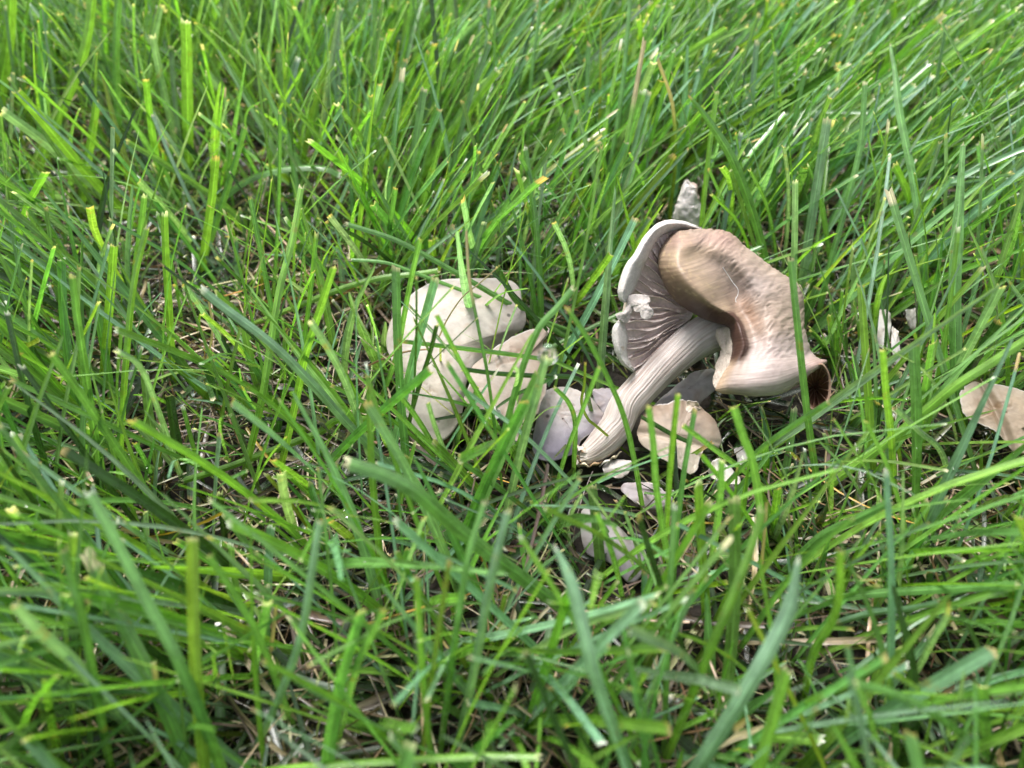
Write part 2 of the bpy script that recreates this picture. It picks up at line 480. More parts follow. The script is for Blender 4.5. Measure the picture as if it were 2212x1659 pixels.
# each lamella is a thin wedge standing on the bowl
NG = 32
for g in range(NG):
    u = (g + .5 + rng.uniform(-.25, .25)) / NG * (len(RIMI) - 1)
    i = min(int(u), len(RIMI) - 2)
    r = catmull(RIMI, 400)[int(u / (len(RIMI) - 1) * 399)]
    short = g % 3 == 1
    t1 = rng.uniform(.35, .6) if short else rng.uniform(.86, .97)
    ts = np.linspace(0.01, t1, 18)
    base = bowl_pt(np.ones((18, 1)) * r, ts)
    side = np.array([-(HUB - r)[1], (HUB - r)[0]]); side /= np.linalg.norm(side)
    ph = rng.uniform(0, 6.3)
    wav = 12 * np.sin(ts * rng.uniform(9, 14) + ph) + 2 * np.sin(ts * 40 + ph * 2)
    h = (2.9 if not short else 1.9) * np.clip(ts / .12, 0.1, 1) * np.clip((t1 - ts) / .12, .1, 1) * (1 + .15 * np.sin(ts * 60 + ph))
    lean = rng.uniform(-6, 22)
    row = []
    for k, (off, hh) in enumerate(((-9, 0), (0, 1), (9, 0))):
        q = base.copy()
        q[:, 0] += side[0] * (off + (wav + lean) * hh); q[:, 1] += side[1] * (off + (wav + lean) * hh)
        q[:, 2] += h * hh - (0.3 if hh == 0 else 0)
        row.append(q)
    GG = c1w(np.stack(row, 1))
    tone = rng.uniform(.85, 1.12)
    cc = np.ones((18, 3, 3)) * np.array([.68, .57, .53]) * tone
    cc[:, 1] = np.array([.72, .62, .58]) * tone
    link('gill', make_mesh('gill', (GG.reshape(-1, 3)) - BASE, grid_faces(18, 3), cc.reshape(-1, 3), smooth=False), M_GILL, bowl)

# --- white rolled rim of that half, in its two torn lengths
def rim_strip(outer, inner, name, label, bulge=3.0, tint=(.50, .47, .445), seed=3):
    o = np.asarray(outer, float); i_ = np.asarray(inner, float)
    mid = (o + i_) / 2; mid[:, 2] += bulge
    back = o + (i_ - o) * .35; back[:, 2] -= 5
    q1 = o + (mid - o) * .5; q1[:, 2] += bulge * .35
    tuck = i_ + (i_ - o) * .12; tuck[:, 2] -= 2.5
    net = np.stack([back, o, q1, mid, i_, tuck], 1)
    g = catmull_net(c1w(net), 90, 30)
    nn = grid_normals(g); nn = nn if (nn @ toC).mean() > 0 else -nn
    pos = g * 1000
    g = g + nn * (0.00025 * fbm(pos * .25, seed, 3) + .00009 * fbm(pos * 1.3, seed + 4, 3))[..., None]
    V, F = solid_patch(g, 0.0008)
    bl = fbm(pos * .3, seed + 9, 3).reshape(-1)
    c = np.array(tint) * (1 + .06 * bl[:, None]) * np.array([1, 1 - .0, 1])
    c = np.where((bl > .45)[:, None], c * np.array([.9, .82, .74]), c)
    o_ = link(name, make_mesh(name, V - BASE, F, np.concatenate([c, c])), M_FLESH, bowl)
    o_['label'] = label
rim_strip([(1045,462,-14),(960,425,-10),(880,402,-6),(780,398,-3),(690,440,-2),(610,530,-1),(545,640,0),(485,725,0),(445,820,0),(428,910,0),(440,975,-1),(470,992,-2)],
          [(1030,472,-15),(955,470,-11),(880,462,-8),(780,488,-5),(715,530,-3),(668,605,-2),(628,690,-1),(600,740,-1),(560,850,-1),(528,930,-1),(508,975,-2),(497,998,-3)],
          'rim', 'upper length of white rolled cap rim')
rim_strip([(432,1125,-2),(398,1170,-1),(386,1230,-1),(400,1320,-1),(425,1390,-2),(470,1455,-3),(545,1500,-6)],
          [(480,1130,-3),(478,1180,-2),(492,1250,-2),(486,1335,-2),(500,1400,-3),(520,1440,-4),(550,1480,-7)],
          'rim', 'lower length of white cap rim below the tear', bulge=2.2, seed=13)

# --- small torn flesh flaps
def flap(outline, center, name, parent, label=None, thick=.5, bulge=.5, tint=(.40, .36, .34), seed=1, rag=4, mat=None, nring=14, nt=72):
    o = catmull(np.asarray(outline, float), nt, closed=True)
    o[:, :2] += rag * np.stack([fbm(np.stack([np.cos(np.linspace(0, 6.28, nt)) * 4, np.sin(np.linspace(0, 6.28, nt)) * 4, np.full(nt, k * 9.)], -1), seed + k, 3) for k in (0, 1)], 1)
    c = np.asarray(center, float)
    rr = np.linspace(0.02, 1, nring)
    P = c + (o[None] - c) * rr[:, None, None]
    P[..., 2] += bulge * (1 - rr[:, None] ** 2) + .9 * fbm(P / 40., seed + 5, 3)
    g = c1w(P)
    B_ = P.copy(); B_[..., 2] -= thick
    gb = c1w(B_)
    V = np.concatenate([g.reshape(-1, 3), gb.reshape(-1, 3)])
    F1 = grid_faces(nring, nt, True); F2 = grid_faces(nring, nt, True, off=nring * nt)[:, ::-1]
    a = np.arange(nt) + (nring - 1) * nt; b = (np.arange(nt) + 1) % nt + (nring - 1) * nt
    Fr = np.stack([a, a + nring * nt, b + nring * nt, b], -1)
    cap0 = np.arange(nt)[None]; cap1 = (np.arange(nt) + nring * nt)[None, ::-1]
    bl = fbm(P / 60., seed + 8, 3).reshape(-1, 1)
    cc = np.array(tint) * (1 + .09 * bl)
    me_ = make_mesh(name, V - BASE, [np.concatenate([F1, F2, Fr]), cap0, cap1], np.concatenate([cc, cc]))
    o_ = link(name, me_, mat or M_FLESH, parent)
    if label: o_['label'] = label
    return o_
flap([(485,958,-.5),(555,936,.2),(640,946,.8),(668,985,1.2),(655,1015,1.5),(688,1060,2),(678,1100,2.2),(640,1124,2.2),(600,1110,2),(588,1072,1.6),(556,1066,1.2),(536,1032,.6),(500,1012,0)],
     (605,1015,1.4), 'torn_flap', bowl, 'small white flap of torn rim hanging over the gills', seed=61)
flap([(412,1082,1),(470,1064,1),(490,1024,0),(535,1010,0),(556,1040,-1),(520,1080,0),(506,1135,0),(465,1142,1),(430,1122,1)],
     (480,1088,1), 'torn_flap', bowl, 'pointed white flap of torn rim sticking outwards', seed=71)
flap([(1160,1195,-2),(1240,1180,2),(1268,1260,5),(1270,1360,6),(1250,1450,8),(1190,1545,8),(1142,1630,8),(1116,1560,5),(1140,1470,3),(1170,1390,1),(1180,1320,0),(1150,1260,-2)],
     (1205,1380,3), 'torn_flap', cap, 'white torn flesh where cap joins stem', seed=81, tint=(.40, .34, .29), bulge=0.6, rag=20)
# --- curled tip: dark gilled hollow at the right end of the lip
flap([(1765,1610,3),(1800,1545,5),(1850,1495,6),(1905,1482,6),(1945,1530,5),(1958,1600,4),(1945,1690,4),(1895,1770,4),(1835,1755,4),(1775,1690,3)],
     (1860,1620,-5), 'curled_tip', cap, 'dark brown curled tip of the cap showing gills', seed=91, tint=(.16, .085, .055), bulge=-3, rag=8, mat=M_GILL)
RT = [(1758,1600,6),(1795,1535,8),(1850,1470,8),(1910,1450,8),(1955,1510,7),(1968,1600,6),(1955,1700,6),(1893,1782,6),(1830,1762,6),(1768,1695,5)]
rt = np.array(RT, float)
cen = np.array([1860, 1615, 0.])
net = np.stack([rt + (cen - rt) * .18 + np.array([0, 0, -3.]), rt + (cen - rt) * .06, rt + np.array([0, 0, 1.2]), rt + (rt - cen) * .07 + np.array([0, 0, -.5]), rt + (rt - cen) * .02 + np.array([0, 0, -6.])], 1)
g = catmull_net(c1w(net), 80, 20)
V, F = solid_patch(g, .0005)
ct = np.ones((80, 20, 3)) * np.array([.30, .19, .14]); ct *= (1 + .25 * fbm(g * 900, 95, 3))[..., None]
link('curled_rim', make_mesh('curled_rim', V - BASE, F, np.concatenate([ct.reshape(-1, 3)] * 2)), M_GILL, cap)
for k in range(13):                      # gill edges inside the hollow
    a = k / 13 * 2 * math.pi
    e = cen + (catmull(rt, 130, True)[k * 10] - cen) * .93
    s = np.linspace(0.1, 1, 8)[:, None]
    ln_ = cen + np.array([0, 0, -8.]) + (e - cen - np.array([0, 0, -8.])) * s
    sd_ = np.array([-(e - cen)[1], (e - cen)[0], 0]); sd_ /= np.linalg.norm(sd_)
    rows = np.stack([ln_ - sd_ * 5, ln_ + np.array([0, 0, 1.8]), ln_ + sd_ * 5], 1)
    gg = c1w(rows).reshape(-1, 3)
    link('gill', make_mesh('gill', gg - BASE, grid_faces(8, 3), np.ones((24, 3)) * np.array([.27, .16, .11]), smooth=False), M_GILL, cap)

# --- stem
def tube(path, radii, nseg, nring, seed, ridge_amp, ridge_n=11):
    P = catmull(path, nring); R = catmull(np.asarray(radii, float)[:, None], nring)[:, 0]
    T = normalize(np.gradient(P, axis=0))
    ref = normalize(np.cross(T, np.array([0.2, 0.1, 1.0])))
    bi = np.cross(T, ref)
    a = np.linspace(0, 2 * math.pi, nseg, endpoint=False)
    s = np.linspace(0, 1, nring)
    ca, sa = np.cos(a), np.sin(a)
    tw = s[:, None] * 0.7
    coord = np.stack([np.cos(a[None] + tw) * ridge_n / 2.2, np.sin(a[None] + tw) * ridge_n / 2.2, s[:, None] * 4.0 + 0 * a[None]], -1)
    rd = fbm(coord, seed, 4)
    lump = fbm(np.stack([ca[None] * 1.3 + 0 * s[:, None], sa[None] * 1.3 + 0 * s[:, None], s[:, None] * 4 + 0 * a[None]], -1), seed + 20, 3)
    rad = R[:, None] * (1 + .06 * lump) + ridge_amp * rd
    V = P[:, None] + rad[..., None] * (ca[None, :, None] * ref[:, None] + sa[None, :, None] * bi[:, None])
    return V, rd, lump, s, a
ks = np.array([(1247,985),(1268,983),(1300,958),(1328,925),(1350,880),(1383,843),(1418,806),(1455,772),(1492,742),(1528,722),(1556,708)], float)
dz0 = depth_of(1262., 985., 0.0075); dz1 = depth_of(1528., 722., 0.031)
dd = np.linspace(dz0, dz1 + .004, len(ks))
path = at_depth(ks[:, 0], ks[:, 1], dd)
mm = dz0 * 2 * TX / PW                   # metres per photograph pixel here
radii = np.array([17, 24, 32, 35, 35.5, 36, 37, 38.5, 41, 45, 47]) * mm
NS, NRG = 192, 130
V, rd, lump, s, a = tube(path, radii, NS, NRG, 111, 0.0003, 27)
# ragged, torn foot
foot = sstep(.10, 0.0, s)[:, None]
rag = fbm(V * 700, 131, 4)
Vn = normalize(V - catmull(path, NRG)[:, None])
V = V + Vn * (foot * rag * .0022)[..., None]
white = np.array([.50, .45, .43]); tanl = np.array([.37, .29, .26]); pinkb = np.array([.48, .39, .34])
w = np.clip(.45 - rd * 1.5, 0, 1)
C = white * (1 - w[..., None]) + tanl * w[..., None]
C = C * (1 - .35 * np.clip(lump, 0, 1)[..., None]) + pinkb * .35 * np.clip(lump, 0, 1)[..., None]
C = mixc(C, np.array([.48,.45,.43]), np.exp(-((s[:, None] - .82) / .09) ** 2) * np.clip(.5 + lump, 0, 1))
C = mixc(C, np.array([.50,.455,.41]), sstep(.16, .02, s)[:, None] * np.clip(.9 + rag, 0, 1))
C = mixc(C, np.array([.38, .22, .11]), sstep(.14, .0, s)[:, None] * sstep(.1, .5, rag) * .9)
uvs = np.stack([np.broadcast_to(a / 6.2832, (NRG, NS)), np.broadcast_to(s[:, None], (NRG, NS))], -1).reshape(-1, 2)
e0 = np.arange(NS)[None, ::-1]; 
Vall = V.reshape(-1, 3)
stem = link('stem', make_mesh('stem', Vall - BASE, [grid_faces(NRG, NS, True), e0], C.reshape(-1, 3), uvs), M_STEM, mush)
stem['label'] = 'pale bent stem with lengthwise ridges and ragged white foot'
# shreds of peeled skin along the underside of the foot and dirt crumbs on it
for k, (px, py, ln_, an) in enumerate([(1262, 1004, 26, .25), (1285, 1003, 34, -.35), (1312, 996, 40, -.55), (1330, 985, 30, -.6), (1250, 992, 16, 1.2)]):
    q = np.linspace(0, 1, 9)
    cxs = px + (q - .5) * ln_ * math.cos(an) ; cys = py + (q - .5) * ln_ * math.sin(an) + 2 * np.sin(q * 9 + k)
    dep = np.interp(cxs, ks[:, 0], dd) - .0042 + .0008 * np.sin(q * 7 + k)
    wd = 3.2 * np.sin(np.pi * np.clip(q, .05, .95)) + .6
    g = np.stack([at_depth(cxs, cys - wd, dep + .001), at_depth(cxs, cys, dep - .0006), at_depth(cxs, cys + wd, dep + .001)], 1)
    V, F = solid_patch(g, .0004)
    c = np.ones((54, 3)) * np.array([[.70, .58, .40], [.45, .30, .17], [.78, .72, .64]][k % 3])
    link('peeled_fibre', make_mesh('peeled_fibre', V - BASE, F, c), M_FLESH, stem)
# thin pale hair lying on the cap
hp = np.array([(1190,740,8),(1230,800,6.5),(1262,850,6.2),(1300,900,6.5),(1300,940,6.3),(1283,975,6.6),(1290,1000,7)], float)
hq = c1w(catmull(hp, 40) + np.array([0, 0, 1.5]))
Vh, *_ = tube(hq[::2], np.full(len(hq[::2]), .00008), 6, 40, 5, 0.0)
link('hair', make_mesh('hair', Vh.reshape(-1, 3) - BASE, grid_faces(40, 6, True), np.ones((240, 3)) * .6), M_FLESH, cap)

# ------------------------------------------------------------------ cap fragments
FRONT = []          # surfaces that single blades pass over
CLEAR = []          # (polygon in photograph px, distance, how strictly grass keeps clear)
def fragment(name, label, cat, outline, center, z, tilt, dome, thick, tint, tint_edge=None, seed=0, rag=2.5, mat=None,
             clear=.95, curl=0.0, slope=(0, 0), group=None, lump=.6, tint_low=None, crease=None, nt=150, nring=36, torn=1.0, wave=1.0):
    o = catmull(np.asarray(outline, float), nt, closed=True)
    th = np.linspace(0, 2 * math.pi, nt, endpoint=False)
    o = o + rag * np.stack([fbm(np.stack([np.cos(th) * 5, np.sin(th) * 5, np.full(nt, 7. * k)], -1), seed + k, 4) for k in (0, 1)], 1)
    o = o + torn * 1.6 * np.stack([fbm(np.stack([np.cos(th) * 19, np.sin(th) * 19, np.full(nt, 7. * k)], -1), seed + 30 + k, 3) for k in (0, 1)], 1)
    cpt = at_z(float(center[0]), float(center[1]), z)
    nrm = normalize(np.array([slope[0], slope[1], 1.0]) * (1 - tilt) + normalize(CAM - cpt) * tilt)
    def on_plane(p):
        r = ray(p[..., 0], p[..., 1])
        t = ((cpt - CAM) @ nrm) / (r @ nrm)
        return CAM + r * t[..., None]
    ow = on_plane(o)
    rr = np.linspace(0, 1, nring) ** .85; rr[0] = .015
    P = cpt + (ow[None] - cpt) * rr[:, None, None]
    q = P * 1000
    R_ = np.linalg.norm(ow - cpt, axis=1); Fq = np.fft.rfft(R_); Fq[4:] = 0; Rs = np.maximum(np.fft.irfft(Fq, nt), R_ * .6)
    re = rr[:, None] * (R_ / Rs)[None]                    # a smooth dome whatever the torn outline
    prof = .42 * dome * (1 - re ** 2) + curl * .35 * sstep(.75, 1, re)
    wv = fbm(np.stack([np.cos(th) * 1.6, np.sin(th) * 1.6, np.full(nt, 3.)], -1), seed + 40, 3)
    crack = sstep(.10, .0, np.abs(fbm(q / 9 + .5 * fbm(q / 3, seed + 52, 2)[..., None], seed + 50, 2))) * sstep(-.1, .35, fbm(q / 16, seed + 51, 2))
    hgt = wave * 3.0 * wv[None] * re ** 3 - .25 * crack + prof * (1 + .25 * fbm(q / 22, seed + 3, 2)) + lump * (fbm(q / 13, seed + 4, 3) * 1.0 + .22 * fbm(q / 2.2, seed + 6, 3)) * np.minimum(1, rr * 3)[:, None]
    if crease is not None:
        (ax, ay), (bx, by), dep, wid = crease
        d = np.array([bx - ax, by - ay], float); d /= np.linalg.norm(d)
        pp = on_plane(np.array([[ax, ay], [bx, by]], float))
        ld = normalize(pp[1] - pp[0]); rel = P - pp[0]
        dist = np.linalg.norm(rel - (rel @ ld)[..., None] * ld, axis=-1) * 1000
        hgt -= dep * np.exp(-(dist / wid) ** 2)
    T = P + nrm * (hgt * .001)[..., None]
    edge = sstep(.86, 1, rr)[:, None]
    Bt = T - nrm * (thick * .36 * .001 * (1 - .72 * edge))[..., None]
    V = np.concatenate([T.reshape(-1, 3), Bt.reshape(-1, 3)])
    F1 = grid_faces(nring, nt, True); F2 = grid_faces(nring, nt, True, off=nring * nt)[:, ::-1]
    a_ = np.arange(nt) + (nring - 1) * nt; b_ = (np.arange(nt) + 1) % nt + (nring - 1) * nt
    Fr = np.stack([a_, a_ + nring * nt, b_ + nring * nt, b_], -1)
    bl = fbm(q / 11, seed + 8, 4)[..., None]; b2 = fbm(q / 4, seed + 9, 3)[..., None]
    tint = np.array(tint) * .60 * np.array([.98, 1, 1.04]); tint_edge = None if tint_edge is None else np.array(tint_edge) * .57; tint_low = None if tint_low is None else np.array(tint_low) * .63
    C = tint * (1 + .13 * bl + .07 * b2)
    C = mixc(C, tint * np.array([.86, .72, .58]), np.clip(bl[..., 0] * 1.2, 0, .55))
    C = mixc(C, tint * np.array([.62, .47, .36]), crack * .55)
    C = mixc(C, tint * np.array([.80, .69, .55]), sstep(.0, .5, fbm(q / 20 + 3, seed + 62, 3)) * .4)
    stain = sstep(.25, .6, fbm(q / 6 + 9, seed + 60, 4)); C = mixc(C, tint * np.array([.74, .58, .44]), stain * .6)
    if tint_edge is not None:
        C = mixc(C, np.array(tint_edge), sstep(.5, 1, rr)[:, None] * (.8 + .4 * bl[..., 0]))
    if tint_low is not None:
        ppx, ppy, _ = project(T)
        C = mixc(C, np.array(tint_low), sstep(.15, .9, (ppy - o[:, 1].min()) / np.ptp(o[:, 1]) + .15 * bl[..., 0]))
    if torn: C = mixc(C, np.array([.45, .42, .40]), sstep(.955, .99, rr)[:, None] * sstep(-.1, .3, wv)[None])
    cb_ = np.ones((nring * nt, 3)) * np.array([.62, .53, .46])
    me_ = make_mesh(name, V - cpt, [np.concatenate([F1, F2, Fr]), np.arange(nt)[None, ::-1], (np.arange(nt) + nring * nt)[None]],
                    np.concatenate([C.reshape(-1, 3), cb_]))
    ob = link(name, me_, mat or M_PALE, None, cpt)
    tag(ob, label, cat, group)
    CLEAR.append((o, (cpt, nrm, .010), clear))
    FRONT.append((o, cpt + nrm * (dome * .45 + 2.0) * .001, nrm))
    return ob

G_FR = 'broken mushroom cap pieces in the grass'
W1 = (.72, .635, .545); TAN = (.42, .31, .225)
fragment('broken_mushroom', 'large pale cream mushroom cap lying flat behind crossing blades, notched at its edge', 'mushroom cap',
    [(907,618),(942,603),(991,597),(1040,598),(1078,598),(1108,606),(1123,622),(1128,650),(1136,682),(1128,706),(1104,722),(1085,738),(1066,759),(1028,792),(1008,831),(1003,862),(994,900),(972,934),(948,950),(917,943),(892,918),(875,893),(867,863),(865,843),(857,806),(842,770),(833,739),(836,712),(846,684),(866,664),(884,638)],
    (960,770), .024, .5, 12.0, 4.0, W1, tint_edge=(.62, .55, .50), seed=201, lump=.15, curl=-3.5, slope=(-.1, 0), group=G_FR, torn=.2, wave=.25, clear=.74, crease=((1085,738),(1030,700),.7,.5))
fragment('cap_fragment', 'peach-cream cap piece with curved torn top edge overlapping the large pale cap', 'cap fragment',
    [(1086,741),(1112,724),(1150,711),(1181,704),(1186,716),(1174,735),(1176,781),(1182,819),(1180,845),(1170,868),(1160,893),(1135,912),(1090,910),(1053,886),(1018,882),(1002,862),(1014,831),(1018,792),(1050,766)],
    (1100,820), .027, .5, 3.5, 2.6, (.62, .51, .425), tint_edge=(.55, .43, .35), seed=221, group=G_FR, curl=-1.5, clear=.68, lump=.45, wave=.8)
fragment('cap_fragment', 'tiny white curled flesh scrap at lower edge of peach-cream cap piece', 'cap fragment',
    [(1052,884),(1066,876),(1080,884),(1082,900),(1070,908),(1056,904)], (1067,892), .033, .6, 1.5, 1.5, (.78, .74, .68), seed=231, rag=2, group=G_FR, clear=.6, nt=48, nring=10)
fragment('cap_fragment', 'tiny pinkish curled scrap beside the lilac cap', 'cap fragment',
    [(1102,914),(1118,908),(1130,922),(1128,945),(1112,955),(1102,938)], (1115,930), .026, .6, 1.8, 1.5, (.70, .58, .50), seed=241, rag=2, group=G_FR, clear=.6, nt=48, nring=10)
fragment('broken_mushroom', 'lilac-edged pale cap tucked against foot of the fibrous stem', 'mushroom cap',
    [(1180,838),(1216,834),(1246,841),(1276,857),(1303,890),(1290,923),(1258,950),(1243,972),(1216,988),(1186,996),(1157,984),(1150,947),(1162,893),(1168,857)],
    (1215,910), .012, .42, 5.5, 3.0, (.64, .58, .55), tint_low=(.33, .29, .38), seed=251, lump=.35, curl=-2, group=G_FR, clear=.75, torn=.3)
fragment('cap_fragment', 'small dusky lilac cap piece half hidden behind the stem above the lilac-edged cap', 'cap fragment',
    [(1278,846),(1308,836),(1340,842),(1356,866),(1340,900),(1312,902),(1296,882)], (1318,868), .009, .4, 3, 2, (.48, .42, .44), seed=261, group=G_FR, clear=.7, nt=64, nring=14)
fragment('cap_fragment', 'smooth lavender cap piece under the raised brown cap behind the stem', 'cap fragment',
    [(1412,880),(1440,850),(1480,818),(1520,798),(1548,800),(1552,826),(1528,858),(1496,872),(1455,884)], (1490,842), .010, .45, 4, 2.5, (.72, .63, .65), seed=271, group=G_FR, clear=.85, nt=72, nring=16)
fragment('cap_fragment', 'folded tan cap piece with fuzzy white torn edge lying below the raised cap', 'cap fragment',
    [(1388,896),(1411,876),(1441,872),(1471,864),(1490,866),(1511,876),(1532,894),(1549,915),(1560,946),(1552,962),(1526,966),(1514,984),(1507,1012),(1490,1022),(1465,1012),(1430,990),(1386,957),(1378,926)],
    (1465,940), .015, .45, 3.0, 2.2, TAN, tint_low=(.60, .52, .43), seed=281, rag=3.5, curl=-.8, crease=((1386,930),(1530,968),1.6,1.3), group=G_FR, lump=.5, clear=.72, wave=.8)
fragment('cap_fragment', 'little upturned tan flap standing on the folded tan cap piece', 'cap fragment',
    [(1486,866),(1508,872),(1513,884),(1500,890),(1486,892),(1482,880)], (1497,879), .024, .7, .6, .9, (.68, .58, .47), seed=285, rag=1.5, group=G_FR, clear=.9, nt=40, nring=8)
fragment('cap_fragment', 'crumpled tan-brown cap piece with dark scar cut off by the picture edge', 'cap fragment',
    [(2074,850),(2090,830),(2114,822),(2140,828),(2167,834),(2212,846),(2262,868),(2284,930),(2252,978),(2203,976),(2175,952),(2141,928),(2109,913),(2088,900),(2077,883)],
    (2170,895), .020, .42, 3.5, 2.4, (.48, .36, .255), tint_edge=(.56, .46, .37), seed=291, crease=((2128,838),(2168,925),2.0,1.2), group=G_FR, lump=1.1, wave=.25, clear=.85, rag=3)
fragment('cap_fragment', 'white sliver of mushroom flesh between tall blades, first right of brown cap', 'cap fragment',
    [(1889,682),(1908,668),(1925,684),(1923,728),(1911,757),(1893,735)], (1908,712), .018, .6, 1.2, 2, (.78, .74, .70), seed=301, rag=3, group=G_FR, clear=.8, nt=40, nring=8)
fragment('cap_fragment', 'narrow pale flesh sliver between tall blades, second right of brown cap', 'cap fragment',
    [(1926,711),(1936,713),(1945,750),(1942,790),(1928,770)], (1935,748), .016, .6, 1.0, 2, (.78, .72, .69), seed=311, rag=3, group=G_FR, clear=.8, nt=40, nring=8)
fragment('cap_fragment', 'small pink-white flesh bit between tall blades, third right of brown cap', 'cap fragment',
    [(1956,671),(1976,666),(1984,685),(1976,712),(1962,700)], (1970,688), .016, .6, 1.0, 1.6, (.76, .70, .66), seed=321, rag=3, group=G_FR, clear=.8, nt=40, nring=8)
fragment('cap_fragment', 'small white rounded flesh chip below the folded tan piece', 'cap fragment',
    [(1531,1010),(1548,994),(1572,1004),(1592,1022),(1600,1044),(1580,1050),(1550,1040),(1534,1026)], (1562,1023), .014, .5, 1.6, 2, (.76, .71, .65), seed=331, rag=2.5, group=G_FR, clear=.35, nt=48, nring=10)
fragment('cap_fragment', 'small greyish flesh chip tucked low under blades below the white rounded chip', 'cap fragment',
    [(1556,1052),(1582,1046),(1602,1056),(1596,1072),(1570,1074)], (1580,1060), .008, .4, 1.2, 1.5, (.60, .54, .50), seed=335, rag=2, group=G_FR, clear=.6, nt=40, nring=8)
fragment('cap_fragment', 'white fragment edge right of folded tan piece beside dark blades', 'cap fragment',
    [(1586,972),(1604,962),(1616,976),(1614,1004),(1600,1012),(1592,992)], (1602,988), .012, .5, 1.0, 1.5, (.74, .68, .62), seed=338, rag=2, group=G_FR, clear=.3, nt=40, nring=8)
fragment('cap_fragment', 'pale flesh chip pressed under the ragged stem foot', 'cap fragment',
    [(1302,1004),(1330,990),(1362,996),(1360,1018),(1336,1034),(1308,1026)], (1332,1012), .006, .4, 1.2, 1.6, (.68, .62, .57), seed=341, rag=2, group=G_FR, clear=.7, nt=48, nring=10)
fragment('cap_fragment', 'dull mauve cap piece low in the grass under the folded tan piece', 'cap fragment',
    [(1340,1052),(1380,1040),(1430,1058),(1452,1084),(1420,1098),(1370,1086)], (1396,1068), .005, .3, 2, 2, (.42, .36, .37), seed=345, rag=2, group=G_FR, clear=.45, nt=48, nring=10)
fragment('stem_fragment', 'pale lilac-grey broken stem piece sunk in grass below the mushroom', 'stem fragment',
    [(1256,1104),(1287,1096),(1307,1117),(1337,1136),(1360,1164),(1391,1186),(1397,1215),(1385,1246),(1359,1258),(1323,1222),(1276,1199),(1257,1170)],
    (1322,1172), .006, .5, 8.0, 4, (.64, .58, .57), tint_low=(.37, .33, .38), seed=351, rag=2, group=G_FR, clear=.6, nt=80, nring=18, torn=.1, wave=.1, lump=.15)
# torn white stem stub standing behind the brown cap
sp = np.array([(1490,520),(1488,480),(1487,445),(1494,404)], float)
sdp = np.array([depth_of(1490., 520., .010) - .012] * 4) - np.array([0, .004, .008, .012])
spw = at_depth(sp[:, 0], sp[:, 1], sdp)
V, rd, lump, s, a = tube(spw, np.array([38, 36, 30, 12]) * mm * 1.12, 72, 60, 161, .0006, 9)
top = sstep(.3, 1, s)[:, None]
rg = fbm(V * 260, 163, 3)
V = V + (np.array([-.1, .35, 1.0]) * (top * rg * .004)[..., None]) + (normalize(V - catmull(spw, 60)[:, None]) * (top * fbm(V * 300, 167, 3) * .0022)[..., None])
C = np.ones((60, 72, 3)) * np.array([.50, .46, .45])
C = mixc(C, np.array([.40, .30, .26]), sstep(-.1, .6, np.cos(a)[None] * 1.0 + .5 * lump + .5 * rd) * np.ones((60, 1)))
stub = link('stem_stub', make_mesh('stem_stub', V.reshape(-1, 3) - spw[0], [grid_faces(60, 72, True), (np.arange(72) + 59 * 72)[None]], C.reshape(-1, 3)), M_FLESH, None, spw[0])
tag(stub, 'ragged torn white stem stub sticking up behind the brown cap', 'stem stub')
# keep-clear outlines of the main mushroom
def c1poly(p): 
    x, y = c1(np.array(p, float)); return np.stack([x, y], -1)
CLEAR.append((c1poly([(1040,450),(880,395),(760,395),(680,440),(540,640),(430,850),(430,990),(405,1090),(380,1230),(440,1430),(540,1500),(700,1400),(1000,1200),(1200,1400),(1110,1560),(1180,1670),(1450,1690),(1700,1660),(1890,1790),(1970,1600),(1930,1410),(1790,1250),(1770,950),(1740,880),(1560,740),(1330,570),(1200,465)]), CAPD + .03, 1.0))
CLEAR.append((np.array([(1235,975),(1290,920),(1330,845),(1380,790),(1440,745),(1500,700),(1550,780),(1440,850),(1390,905),(1365,960),(1330,1000),(1270,1012)], float), dz1 + .02, 1.0))
CLEAR.append((np.array([(1450,470),(1468,420),(1500,402),(1522,440),(1522,490)], float), float(sdp[1]) + .02, .85))
# the bare dark hollow between the caps
CLEAR.append((np.array([(1150,700),(1200,690),(1330,720),(1335,800),(1310,845),(1240,838),(1190,830),(1185,760)], float), depth_of(1260., 780., 0.004), .8))
# ------------------------------------------------------------------ grass blades
PAL = {'bright': (.155, .315, .048), 'mid': (.11, .25, .065), 'blue': (.17, .30, .185), 'dark': (.028, .075, .016),  # 'blue' has a pale sky sheen mixed into its colour
       'yellow': (.21, .28, .03), 'olive': (.13, .20, .03), 'straw': (.42, .34, .21), 'rust': (.20, .115, .055), 'orange': (.48, .27, .04), 'brown': (.075, .045, .024)}
TIPS = {'cut': (.62, .56, .38), 'white': (.84, .84, .78), 'tan': (.55, .40, .20), 'brown': (.22, .12, .06)}

